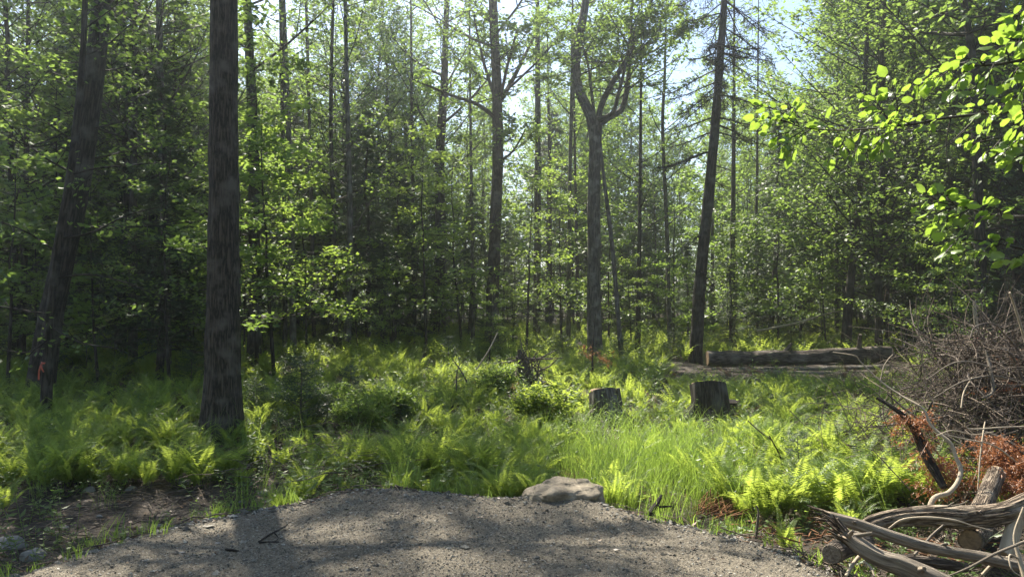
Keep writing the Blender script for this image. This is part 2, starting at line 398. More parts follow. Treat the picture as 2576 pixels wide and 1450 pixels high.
def stones(mb, P, size, flat=.6):
    n = len(P)
    base = np.array([[1, 0, 0], [-1, 0, 0], [0, 1, 0], [0, -1, 0], [0, 0, 1], [0, 0, -1.]])
    f = np.array([[0, 2, 4], [2, 1, 4], [1, 3, 4], [3, 0, 4], [2, 0, 5], [1, 2, 5], [3, 1, 5], [0, 3, 5]])
    a = rng.uniform(0, 6.28, n); c, s_ = np.cos(a), np.sin(a)
    V = base[None] * rng.uniform(.55, 1.25, (n, 6, 1)) + rng.normal(0, .18, (n, 6, 3))
    V[..., 2] *= flat
    x = V[..., 0] * c[:, None] - V[..., 1] * s_[:, None]; y = V[..., 0] * s_[:, None] + V[..., 1] * c[:, None]
    V = np.stack([x, y * .8, V[..., 2]], -1) * size[:, None, None] + P[:, None]
    mb.add(V, (np.arange(n)[:, None, None] * 6 + f[None]).reshape(-1, 3), rnd=np.repeat(rng.uniform(0, 1, n) ** 1.8, 6))
mb = MB()
px = rng.uniform(-3.6, 2.8, 75000); py = rng.uniform(3.3, 6.3, 75000)
s = sdist(px, py); k = (s < .12) & (rng.uniform(0, 1, len(s)) < np.clip(1 - s * 3, .2, 1)); px, py = px[k], py[k]
sz = np.clip(rng.lognormal(math.log(.0042), .42, len(px)), .002, .022)
stones(mb, np.stack([px, py, gravel_z(px, py) + sz * .25], -1), sz)
px = rng.uniform(-3.4, 2.6, 420); py = rng.uniform(3.6, 6.2, 420); k = sdist(px, py) < -.02; px, py = px[k], py[k]
sz = np.clip(rng.lognormal(math.log(.011), .4, len(px)), .006, .028); stones(mb, np.stack([px, py, gravel_z(px, py) + sz * .15], -1), sz)
px = rng.uniform(-4, 3, 4600); s0 = rng.normal(.06, .16, 4600); py = edge_y(px) + s0      # coarser stones shed over the shoulder
sz = np.clip(rng.lognormal(math.log(.011), .45, len(px)), .004, .04)
stones(mb, np.stack([px, py, np.maximum(height(px, py), np.where(sdist(px, py) < .1, gravel_z(px, py), -9)) + sz * .2], -1), sz)
tag(mb.build('loose_gravel', M['pebble'], smooth=False), 'loose grey gravel stones strewn over the driveway apron', 'gravel', kind='stuff')

# leaf litter and fine twigs on the forest soil
mb = MB(); Lv = Leaves()
n = 26000; yy = 3.2 + 14 * rng.uniform(0, 1, n) ** 1.5; xx = rng.uniform(-1, 1, n) * (2.5 + yy * .75)
k = sdist(xx, yy) > -.05; xx, yy = xx[k], yy[k]
Nn = rng.normal(0, .45, (len(xx), 3)); Nn[:, 2] += 1
Lv.add(np.stack([xx, yy, height(xx, yy) + .012], -1), np.stack([rng.normal(0, 1, len(xx)), rng.normal(0, 1, len(xx)), rng.normal(0, .2, len(xx))], -1), nrm(Nn), rng.uniform(.02, .065, len(xx)), rng.uniform(0, 1, len(xx)))
xx = rng.uniform(-3.4, 2.6, 260); yy = edge_y(xx) - np.abs(rng.normal(0, .8, 260)); Nn = rng.normal(0, .3, (260, 3)); Nn[:, 2] += 1
Lv.add(np.stack([xx, yy, gravel_z(xx, yy) + .01], -1), np.stack([rng.normal(0, 1, 260), rng.normal(0, 1, 260), rng.normal(0, .15, 260)], -1), nrm(Nn), rng.uniform(.012, .04, 260), rng.uniform(0, 1, 260))
Lv.emit(mb, .5, 'diamond', .1)
tag(mb.build('leaf_litter', M['litter'], smooth=False), 'brown fallen leaves and bark flakes littering the bare soil', 'leaf litter', kind='stuff')
mb = MB()
def scatter_twigs(mb, n, xr, yr, lmax=.5, rmax=.005, zoff=.02, smin=.0):
    for _ in range(n):
        x, y = rng.uniform(*xr), rng.uniform(*yr)
        if sdist(x, y) < smin: continue
        a = rng.uniform(0, 6.28); L = rng.uniform(.1, lmax); q = [(x, y)]
        for i in range(4):
            a += rng.normal(0, .25); q.append((q[-1][0] + math.cos(a) * L / 4, q[-1][1] + math.sin(a) * L / 4))
        zz = rng.uniform(0, .05)
        tube(mb, [(u, v, gz(u, v) + zoff + zz * abs(math.sin(i * 1.3))) for i, (u, v) in enumerate(q)], np.linspace(1, .4, 5) * rng.uniform(.0018, rmax), 4, rnd=rng.uniform(), cap=False)
scatter_twigs(mb, 900, (-4.6, -.8), (3.6, 8.2), .6, .0065)
scatter_twigs(mb, 260, (.9, 3.4), (3.6, 6.2), .5)
scatter_twigs(mb, 220, (-5, 8), (6, 14), .8, .008, .05)
scatter_twigs(mb, 420, (1.7, 3.3), (3.7, 5.2), .4, .007, .03)
scatter_twigs(mb, 130, (-2.6, -.9), (6.6, 9), .8, .006, .25)
tag(mb.build('fallen_twigs', M['twig']), 'thin dry twigs and rootlets tangled over the bare ditch soil', 'twigs', kind='stuff')

# ------------------------------------------------------------------ ground cover
def fern_proto(nf, npin, L, seed, up=(52, 78), wr=.2):
    mb = MB(); Lv = Leaves()
    for i in range(nf):
        a = i * 2.4 + rng.uniform(-.5, .5); e0 = R(rng.uniform(*up)); l = L * rng.uniform(.7, 1.15)
        n = 14; t = np.linspace(0, 1, n); curl = R(rng.uniform(45, 110))
        ang = e0 - curl * t ** 1.8; st = l / (n - 1)
        h = np.concatenate([[0], np.cumsum(np.cos(ang[:-1]) * st)]); z = np.concatenate([[0], np.cumsum(np.sin(ang[:-1]) * st)])
        tw = rng.normal(0, .12)
        P = np.stack([h * math.cos(a + 0) + t * t * tw * l * -math.sin(a), h * math.sin(a) + t * t * tw * l * math.cos(a), z], 1)
        P[:, :2] += rng.normal(0, .03, 2)
        tube(mb, P[::2], np.linspace(.0028, .0008, 7), 3, rnd=.9, cap=False)
        u = np.linspace(.14, .995, npin); T = nrm(np.gradient(P, axis=0))
        pp = np.stack([np.interp(u, t, P[:, k]) for k in range(3)], 1); tg = nrm(np.stack([np.interp(u, t, T[:, k]) for k in range(3)], 1))
        sd = nrm(np.cross(tg, [0, 0, 1.])); nn = nrm(np.cross(sd, tg))
        rl = rng.normal(0, .35)                      # roll of the frond about its rachis
        sd2 = sd * math.cos(rl) + nn * math.sin(rl); nn2 = nn * math.cos(rl) - sd * math.sin(rl)
        w = l * .135 * np.minimum(1, (u - .05) / .22) ** .8 * np.clip(1.02 - u, 0, 1) ** .62 * 1.25
        for sg in (-1, 1):
            Lv.add(pp, sd2 * sg + tg * .38 + rng.normal(0, .05, pp.shape) - np.array([0, 0, .12]), nn2 + rng.normal(0, .12, pp.shape), w * rng.uniform(.85, 1.1, npin) + .006, np.clip(rng.uniform(.1, .6) + .35 * u, 0, 1))
    Lv.emit(mb, wr, 'diamond', .12)
    return mb

def herb_proto(ns, hmax, k, leaf, wr=.42, whorl=False, spread=.5):
    mb = MB(); Lv = Leaves()
    for i in range(ns):
        a = rng.uniform(0, 6.28); ln = rng.uniform(.05, spread); h = hmax * rng.uniform(.5, 1)
        s = np.linspace(0, 1, 5)[:, None]
        P = np.array([rng.normal(0, .04), rng.normal(0, .04), 0]) + s * np.array([math.cos(a) * ln * h, math.sin(a) * ln * h, h]) + s * s * rng.normal(0, .04, 3)
        tube(mb, P, np.linspace(.0025, .001, 5), 3, rnd=.8, cap=False)
        t = np.linspace(.15, 1, k); pp = np.stack([np.interp(t, s[:, 0], P[:, c]) for c in range(3)], 1)
        aa = np.arange(k) * 2.4 + a
        D = np.stack([np.cos(aa), np.sin(aa), rng.uniform(-.1, .7, k)], 1); N = np.stack([-np.cos(aa) * .4, -np.sin(aa) * .4, np.ones(k)], 1)
        Lv.add(pp, D, nrm(N + rng.normal(0, .2, N.shape)), leaf * rng.uniform(.6, 1.2, k) * (1.1 - .4 * t), np.clip(rng.uniform(0, .5) + .5 * t, 0, 1))
    Lv.emit(mb, wr, 'diamond', .2)
    return mb

def grass_proto(nb, L, w, lean=.5, rad=.05):
    mb = MB(); V = []; F = []; r = []
    for i in range(nb):
        a = rng.uniform(0, 6.28); l = L * rng.uniform(.45, 1.1); e0 = R(rng.uniform(68, 88)); curl = R(rng.uniform(15, 100) * lean)
        t = np.linspace(0, 1, 7); ang = e0 - curl * t ** 2.2; st = l / 6
        h = np.concatenate([[0], np.cumsum(np.cos(ang[:-1]) * st)]); z = np.concatenate([[0], np.cumsum(np.sin(ang[:-1]) * st)])
        o = rng.normal(0, rad, 2); P = np.stack([h * math.cos(a) + o[0], h * math.sin(a) + o[1], z], 1)
        b = rng.uniform(0, 3.14); S = np.array([math.cos(b), math.sin(b), 0]); ww = w * np.array([.7, 1, 1, .9, .7, .45, .08])[:, None] * rng.uniform(.7, 1.2)
        v = np.concatenate([P - S * ww / 2, P + S * ww / 2]); k = len(V) * 14
        V.append(v); F.append(np.array([[j, j + 7, j + 8, j + 1] for j in range(6)]) + k); r += [np.full(14, rng.uniform())]
    mb.add(np.concatenate(V), np.concatenate(F), rnd=np.concatenate(r))
    return mb

def stamp(mb, protos, pos, scale, tilt=.12, rz=None, rshift=.25):
    """repeat small plants into one mesh"""
    pos = np.asarray(pos, float); n = len(pos)
    if n == 0: return
    which = rng.integers(0, len(protos), n); rz = rng.uniform(0, 6.28, n) if rz is None else rz
    scale = np.broadcast_to(scale, (n,))
    for w, pr in enumerate(protos):
        k = np.where(which == w)[0]
        if not len(k): continue
        V, Q, T, B, Rr = pr if isinstance(pr, tuple) else pr.arrays()
        c, s = np.cos(rz[k])[:, None], np.sin(rz[k])[:, None]; tl = rng.normal(0, tilt, (len(k), 2))
        x = V[None, :, 0] * c - V[None, :, 1] * s; y = V[None, :, 0] * s + V[None, :, 1] * c; z = np.repeat(V[None, :, 2], len(k), 0)
        x = x + z * tl[:, :1]; y = y + z * tl[:, 1:]
        W = np.stack([x, y, z], -1) * scale[k][:, None, None] + pos[k][:, None]
        m = len(V); off = (np.arange(len(k)) * m)[:, None, None]
        rr = np.clip(Rr[None] + rng.uniform(-rshift, rshift, (len(k), 1)), 0, 1).ravel()
        base = mb.n; Wf = W.reshape(-1, 3)
        mb.V.append(Wf); mb.B.append(Wf); mb.R.append(rr)
        if len(Q): mb.Q.append((Q[None] + off).reshape(-1, 4) + base)
        if len(T): mb.T.append((T[None] + off).reshape(-1, 3) + base)
        mb.n += len(Wf)

def cand(y0, y1, dens, xk=.78, pad=1.0):
    n = int(dens * (y1 - y0) * 2 * (xk * y1 + pad)); y = rng.uniform(y0, y1, n); x = rng.uniform(-1, 1, n) * (xk * y1 + pad)
    k = np.abs(x) < xk * y + pad; x, y = x[k], y[k]
    z = height(x, y); P = np.stack([x, y, z], -1); X, Y = scr(P)
    return P, X, Y, sdist(x, y)
def G(X, Y, cx, cy, sx, sy): return np.exp(-((X - cx) / sx) ** 2 - ((Y - cy) / sy) ** 2)

OBST = []            # (x, y, r) places kept clear of plants: stumps, logs, boulder
for X, Y, r in ((555, 1092, .26), (1525, 1062, .24), (1783, 1062, .26), (1415, 1250, .26), (1290, 955, .3)):
    p = gp(X, Y); OBST.append((p[0], p[1], r))
def clear(P, grow_=0.0):
    k = np.ones(len(P), bool)
    for x, y, r in OBST: k &= np.hypot(P[:, 0] - x, P[:, 1] - y) > r + grow_
    return k

FN = [fern_proto(rng.integers(13, 18), 27, .66, i, up=(58, 86), wr=.24) for i in range(8)]
FM = [fern_proto(rng.integers(11, 15), 17, .64, i, up=(58, 86), wr=.34) for i in range(6)]
FF = [fern_proto(9, 10, .62, i, up=(58, 86), wr=.55) for i in range(5)]
FN, FM, FF = ([p.arrays() for p in q] for q in (FN, FM, FF))

def LOGZ(X, Y): return ((X > 1680) & (X < 2300) & (Y > 908) & (Y < 985)).astype(float)
def fern_w(X, Y, s):
    w = .38 + .5 * (fbm(X * .006, Y * .014, 77) > .02)
    w = np.maximum(w, 1.3 * G(X, Y, 250, 1140, 420, 110)); w = np.maximum(w, 1.5 * G(X, Y, 1130, 1215, 130, 45))
    w = np.maximum(w, 1.5 * G(X, Y, 2120, 1230, 300, 90)); w = np.maximum(w, 1.2 * G(X, Y, 2000, 1010, 450, 50)); w = np.maximum(w, 1.1 * G(X, Y, 930, 985, 230, 60))
    w = w * (1 - .9 * G(X, Y, 1660, 1240, 190, 120)) * (1 - .8 * G(X, Y, 700, 1170, 160, 60)) * (1 - .6 * G(X, Y, 900, 1090, 200, 50))
    w = np.where((X < 620) & (Y > 1225), 0, w); w = np.where((X > 1690) & (X < 2300) & (Y > 900) & (Y < 958), 0, w); w = np.where((X > 1700) & (X < 2120) & (Y > 1325), 0, w); w = np.where((X > 2150) & (Y > 1290), 0, w)
    w = np.where((X >= 620) & (X < 1000) & (Y > 1200), .1 * w, w)
    gap = np.clip(.95 + 3.6 * fbm(X * .012, Y * .03, 91), .08, 1.25)
    return w * gap * (s > .16)

P, X, Y, s = cand(4.6, 10.5, 21); k = (rng.uniform(0, 1, len(X)) < fern_w(X, Y, s)) & clear(P, .1); P = P[k]
mb = MB(); hs = .60 - .24 * G(X[k], Y[k], 1660, 1090, 330, 48) + .25 * G(X[k], Y[k], 2120, 1230, 320, 90) + .25 * G(X[k], Y[k], 1130, 1215, 160, 60)
stamp(mb, FN, P, hs * rng.uniform(.6, 1.3, len(P)), .15)
P, X, Y, s = cand(10.5, 17, 10); k = (rng.uniform(0, 1, len(X)) < .15 * (1 - LOGZ(X, Y)) + fern_w(X, Y, s)) & clear(P, .1); P = P[k]; X, Y = X[k], Y[k]
stamp(mb, FM, P, (.68 - .36 * LOGZ(X, Y)) * rng.uniform(.7, 1.3, len(P)), .15)
P, X, Y, s = cand(17, 34, 4.5); k = (rng.uniform(0, 1, len(X)) < .75) & ~((X > 1740) & (X < 2290) & (P[:, 1] < 18)); P = P[k]
stamp(mb, FF, P, .85 * rng.uniform(.7, 1.4, len(P)), .15)
tag(mb.build('fern_bed', M['fern'], smooth=False), 'sea of feathery green ferns covering the clearing and wood floor', 'ferns', kind='stuff')

HB = [herb_proto(rng.integers(2, 5), rng.uniform(.25, .6), 15, .075, .36).arrays() for _ in range(7)]
HB += [herb_proto(rng.integers(3, 7), .3, 7, .06, .6, spread=1.2).arrays() for _ in range(5)]
HL = [herb_proto(5, .12, 4, .05, .7, spread=1.6).arrays() for _ in range(4)]
mb = MB()
P, X, Y, s = cand(4.6, 11, 24); w = .55 + .5 * G(X, Y, 1400, 1060, 400, 120) + .3 * G(X, Y, 850, 1090, 250, 80)
w = w * (s > .2) * (1 - .75 * G(X, Y, 250, 1330, 420, 110)) * (1 - .8 * G(X, Y, 1950, 1370, 200, 45)) * (1 - .6 * G(X, Y, 2350, 1380, 200, 80))
k = (rng.uniform(0, 1, len(X)) < w) & clear(P, .05)
stamp(mb, HB, P[k], rng.uniform(.5, 1.25, k.sum()), .25)
P, X, Y, s = cand(11, 26, 9); k = rng.uniform(0, 1, len(X)) < .6 - .25 * LOGZ(X, Y)
stamp(mb, HB, P[k], rng.uniform(.6, 1.6, k.sum()) * (1 - .6 * LOGZ(X[k], Y[k])), .25)
P, X, Y, s = cand(4.2, 9, 20); k = (rng.uniform(0, 1, len(X)) < np.where(s < .9, .5, .3)) & (s > .12) & ~((X < 500) & (s > .5) & (rng.uniform(0, 1, len(X)) < .8))
stamp(mb, HL, P[k], rng.uniform(.5, 1.3, k.sum()), .2)
tag(mb.build('undergrowth', M['herb'], smooth=False), 'leafy weeds and seedlings mixed among the ferns', 'undergrowth', kind='stuff')

GT = [grass_proto(22, .66, .0042, 1.0, .09).arrays() for _ in range(6)]
GS = [grass_proto(16, .17, .006, .8, .04).arrays() for _ in range(5)]
mb = MB()
P, X, Y, s = cand(4.6, 9, 75); w = .75 * G(X, Y, 1660, 1235, 210, 90) + .4 * G(X, Y, 1600, 1150, 330, 60) + .3 * G(X, Y, 1380, 1200, 160, 60) + .03
w = w * (s > .08) * (Y < 1325)
k = (rng.uniform(0, 1, len(X)) < w) & clear(P, .0)
stamp(mb, GT, P[k], rng.uniform(.5, 1.05, k.sum()), .12)
P, X, Y, s = cand(3.8, 8, 60); w = np.where((s > .06) & (s < .75), .25 + .9 * (fbm(X * .008, Y * .01, 5) > .02), 0) * (X < 1350) * (1 - .8 * G(X, Y, 120, 1350, 120, 60))
w = np.maximum(w, .5 * G(X, Y, 220, 1385, 110, 28) * (s > .04)); w = np.maximum(w, .18 * (X > 1350) * (s > .1) * (s < 1))
k = rng.uniform(0, 1, len(X)) < w
stamp(mb, GS, P[k], rng.uniform(.5, 1.4, k.sum()), .15)
P, X, Y, s = cand(3.8, 7, 26); k = (np.abs(s) < .14) & (rng.uniform(0, 1, len(X)) < .45)
stamp(mb, GS, P[k] + [0, 0, .02], rng.uniform(.3, .9, k.sum()), .2)
P, X, Y, s = cand(9, 20, 8); k = rng.uniform(0, 1, len(X)) < .13
stamp(mb, GT, P[k], rng.uniform(.5, .9, k.sum()) * (1 - .55 * LOGZ(X[k], Y[k])), .2)
tag(mb.build('grass', M['grass'], smooth=False), 'long bright grass by the boulder and short tufts along the driveway edge', 'grass', kind='stuff')

mb = MB(); P, X, Y, s = cand(4.8, 16, 1.6); k = (s > np.where(X < 700, 2.2, .5)) & clear(P, .1)
stamp(mb, FM, P[k] - [0, 0, .03], rng.uniform(.3, .5, k.sum()), .7)
tag(mb.build('dead_fronds', M['litter'], smooth=False), 'brown dead fronds and stalks scattered among the green ferns', 'dead fronds', kind='stuff')

# distinct ferns that stand out one by one
def words_ord(i): return ['first', 'second', 'third', 'fourth', 'fifth', 'sixth', 'seventh', 'eighth', 'ninth', 'tenth', 'eleventh', 'twelfth', 'thirteenth', 'fourteenth', 'fifteenth',
    'sixteenth', 'seventeenth', 'eighteenth', 'nineteenth', 'twentieth'][i] if i < 20 else ['twenty-first', 'twenty-second', 'twenty-third', 'twenty-fourth', 'twenty-fifth', 'twenty-sixth', 'twenty-seventh', 'twenty-eighth', 'twenty-ninth', 'thirtieth',
    'thirty-first', 'thirty-second', 'thirty-third', 'thirty-fourth', 'thirty-fifth', 'thirty-sixth', 'thirty-seventh', 'thirty-eighth', 'thirty-ninth', 'fortieth'][min(i - 20, 19)]
FMESH = []
for i in range(6):
    m_ = fern_proto(rng.integers(9, 14), 28, .64, i, up=(55, 84), wr=.24); FMESH.append(m_.mesh('fern', M['fern'], False))
def fern_row(pts, fmt, group):
    for i, (X, Y, sc) in enumerate(pts):
        p = gp(X, Y); o = bpy.data.objects.new('fern', FMESH[(i * 5 + int(X)) % 6]); COL.objects.link(o)
        o.location = p; o.rotation_euler = (0, 0, rng.uniform(0, 6.28)); o.scale = (sc,) * 3
        tag(o, fmt.format(words_ord(i)), 'fern', group)
fern_row([(25, 1228, .8), (95, 1222, .9), (165, 1224, .95), (235, 1218, .85), (310, 1222, .9), (375, 1226, .8), (440, 1220, .9), (500, 1224, 1.0), (545, 1205, .85)],
         'arching fern along the dark ditch bank, {} from the photo\'s left edge', 'ferns along the ditch bank')
fern_row([(1060, 1222, .85), (1110, 1228, .95), (1165, 1226, 1.0), (1215, 1222, .9)], 'sunlit upright fern in the clump left of the boulder, {} from its left end', 'ferns left of the boulder')
fern_row([(1880, 1300, 1.0), (1935, 1318, .95), (2000, 1300, 1.1), (2075, 1296, 1.05), (2150, 1300, 1.1), (2230, 1290, 1.1), (2300, 1280, 1.0)],
         'bright yellow-green fern fronting the bank by the log pile, {} from the grass', 'ferns fronting the bank by the log pile')
fern_row([(1975, 1385, .42)], 'small lone fern on bare soil between gravel and log pile', None)
fern_row([(5, 1290, .7)], 'bright fern tip cut off by the photo\'s left edge above the ditch', None)

# ------------------------------------------------------------------ trees seen one by one
TREES = []
def stem_path(pts, D, H, dz=0.0):
    """photo outline of a stem at distance D -> world path, radii; carried on above the frame to height H"""
    P = np.array([sp(X, Y, D) for X, Y, w in pts]); r = np.array([w / 2 / F0 * D for X, Y, w in pts])
    g = gz(P[0, 0], P[0, 1]); P[0, 2] = g - .12
    if H and P[-1, 2] < H:
        d = P[-1] - P[-2]; d = d / max(abs(d[2]), .1); n = 3; z0 = P[-1, 2]
        ex = [P[-1] + d * (H - z0) * f * np.array([.6, .6, 1]) for f in (.35, .7, 1.)]
        P = np.concatenate([P, ex]); r = np.concatenate([r, r[-1] * np.array([.75, .45, .12])])
    nn = max(14, len(P) * 5); Q = smooth_path(np.concatenate([P, r[:, None]], 1), nn)
    base = np.array([P[0, 0], P[0, 1], g])
    return Q[:, :3] - base, np.maximum(Q[:, 3], .006), base

def t_at(path, z): return float(np.interp(z, path[:, 2], np.linspace(0, 1, len(path))))

def key_tree(name, label, cat, pts, D, H, mat, leaf='maple', sides=10, flare=.0, furrow=.05, fk=16, crown=None, extra=None, group=None, shape='diamond', wr=.55):
    path, rad, base = stem_path(pts, D, H)
    root = tag(empty(name, base), label, cat, group)
    tr = MB(); fine = MB(); Lv = Leaves()
    if flare:
        rad = rad * (1 + flare * np.exp(-np.maximum(path[:, 2], 0) / .36))
    Pd = path; rd = rad
    if sides > 20:
        Q = smooth_path(np.concatenate([path, rad[:, None]], 1), 260); Pd, rd = Q[:, :3], Q[:, 3]
    tube(tr, Pd, rd, sides, furrow=furrow, fk=fk, seed=len(TREES), lump=.04, fl=2.2)
    if crown:
        for c in (crown if isinstance(crown, list) else [crown]):
            c = dict(c); z0 = c.pop('z0'); z1 = c.pop('z1', path[-1, 2]); grow(tr, Lv, path, rad, t_at(path, z0), t_at(path, z1), **c)
    if extra: extra(tr, Lv, path, rad, base)
    tr.build('trunk', M[mat], root)
    Lv.emit(fine, wr, shape)
    if fine.n: fine.build('crown', M[leaf], root, smooth=False)
    TREES.append(root); OBST.append((base[0], base[1], .3))
    return root

def local(pts, D, base, n=10):
    """photo polyline (X, Y, width, distance offset) -> smooth path and radii in the tree's own space"""
    P = np.array([sp(p[0], p[1], D + (p[3] if len(p) > 3 else 0)) - base for p in pts]); r = np.array([p[2] / 2 / F0 * D for p in pts])
    Q = smooth_path(np.concatenate([P, r[:, None]], 1), n); return Q[:, :3], np.maximum(Q[:, 3], .003)

HI = dict(elev=(15, 50), nsec=9, k=9, size=.12)
def sprays(lst, D0, size=.1, k=9, nsec=9, az=None):
    """extra low boughs given as (X, Y, azimuth in degrees, length)"""
    def f(tr, Lv, path, rad, base):
        for X, Y, a, L in lst:
            z = sp(X, Y, base[1])[2] - base[2]; t = t_at(path, z)
            grow(tr, Lv, path, rad, t, t + .001, 1, L, elev=(0, 22), nsec=nsec, k=k, size=size, flat=.15, curve=-.05, az=(R(a) - .1, R(a) + .1), secl=.4, bare=.2)
    return f

# the big furrowed trunk near the drive
def big_extra(tr, Lv, path, rad, base):
    for q in range(5):                       # root buttresses
        a = q * 1.26 + .4; p0 = np.array([math.cos(a) * .12, math.sin(a) * .12, .38])
        tube(tr, [p0, [math.cos(a) * .22, math.sin(a) * .22, .14], [math.cos(a) * .36, math.sin(a) * .36, -.06]], [.07, .085, .05], 8, furrow=.1)
    sprays([(560, 560, 60, 1.2), (560, 820, 30, 1.1), (560, 640, 170, .9)], 9, size=.085)(tr, Lv, path, rad, base)
key_tree('big_tree', 'thick straight trunk with furrowed grey bark rising from the ferns nearest the driveway', 'tree',
         [(555, 1092, 96), (559, 1000, 86), (561, 800, 78), (562, 500, 72), (563, 0, 62)], 9.0, 17, 'bark', sides=110, flare=.42, furrow=.05, fk=38,
         crown=dict(z0=5.9, n=58, length=4.3, **HI), extra=big_extra)
# leaning dark tree and the thin pale one in front of it
key_tree('leaning_tree', 'dark thick trunk leaning over behind the thin ribbon-tied tree at the far left', 'tree',
         [(92, 1010, 66), (128, 800, 56), (195, 480, 52), (235, 200, 46), (255, 0, 42)], 12, 17, 'bark_dark', sides=28, flare=.2, fk=20,
         crown=[dict(z0=6.2, n=44, length=3.4, **HI), dict(z0=2.6, z1=6, n=12, length=2.2, elev=(-5, 25), nsec=9, k=10, size=.09)])
def thin_extra(tr, Lv, path, rad, base):
    for pts in ([(150, 600, 7), (230, 585, 5), (310, 545, 4), (400, 520, 3, .4)], [(175, 440, 6), (240, 424, 5), (330, 415, 4), (410, 408, 2.5, .5)],
                [(135, 700, 7), (230, 690, 5, .1), (330, 715, 4, .3), (430, 760, 3, .5)], [(165, 475, 7), (190, 462, 5, -.2), (225, 452, 3, -.4)],
                [(125, 820, 6), (200, 860, 4, -.2), (290, 875, 3, -.4)], [(122, 790, 5), (60, 780, 4, -.2), (0, 770, 3, -.3)],
                [(128, 850, 5), (70, 885, 4, -.3), (10, 880, 3, -.4)], [(150, 640, 5), (80, 590, 4, -.2), (10, 560, 3, -.5)], [(205, 140, 6), (260, 120, 4, .2), (330, 60, 3, .4)]):
        Q, r = local(pts, 10, base, 9); tube(tr, Q, r, 5, cap=False)
        for q in range(6):
            p = path_at(Q, rng.uniform(.3, 1)); d = rng.normal(0, .18, 3); tube(tr, [p, p + d * .6 + [0, 0, .02], p + d], [.005, .004, .002], 3, cap=False)
            if rng.uniform() < .6: twig_leaves(Lv, [p], [p + d * 1.2], 8, .08, jit=.6)
thin = key_tree('thin_tree', 'thin pale crooked trunk with bare side branches and an orange ribbon tied round it', 'tree',
         [(114, 1015, 28), (122, 860, 24), (130, 760, 22), (150, 600, 20), (178, 430, 18), (205, 180, 15), (214, 0, 13)], 10, 11, 'bark_dark', sides=14, furrow=.03,
         crown=dict(z0=5.2, n=16, length=2.2, **HI), extra=thin_extra)
# ribbon of flagging tape: knot, band round the stem and a hanging tail
def ribbon(X, Y, D, r, label, w=.022, tail=.22):
    p = sp(X, Y, D); root = tag(empty('flagging_ribbon', p), label, 'ribbon')
    m_ = MB(); th = np.linspace(0, 2 * math.pi, 17); c = np.stack([np.cos(th) * r, np.sin(th) * r, .012 * np.sin(th * 2)], 1)
    V = np.concatenate([c - [0, 0, w / 2], c + [0, 0, w / 2]]); m_.add(V, [[i, i + 1, i + 18, i + 17] for i in range(16)]); m_.build('band', M['ribbon'], root)
    for sg in (-1, .4):
        t = np.linspace(0, 1, 8); q = np.stack([sg * .05 * t - .02, -r - .012 - .02 * np.sin(t * 4), -tail * t * (1 if sg < 0 else .55)], 1)
        V = np.concatenate([q - [w / 2, 0, 0], q + [w / 2, .004, 0]]); m_ = MB(); m_.add(V, [[i, i + 1, i + 9, i + 8] for i in range(7)]); m_.build('tail', M['ribbon'], root)
    k_ = MB(); tube(k_, [[-.03, -r - .01, 0], [0, -r - .02, .003], [.03, -r - .01, .01]], [.006, .014, .006], 6); k_.build('knot', M['ribbon'], root)
ribbon(118, 912, 10, .068, 'orange-pink plastic ribbon tied round the thin pale trunk at far left')

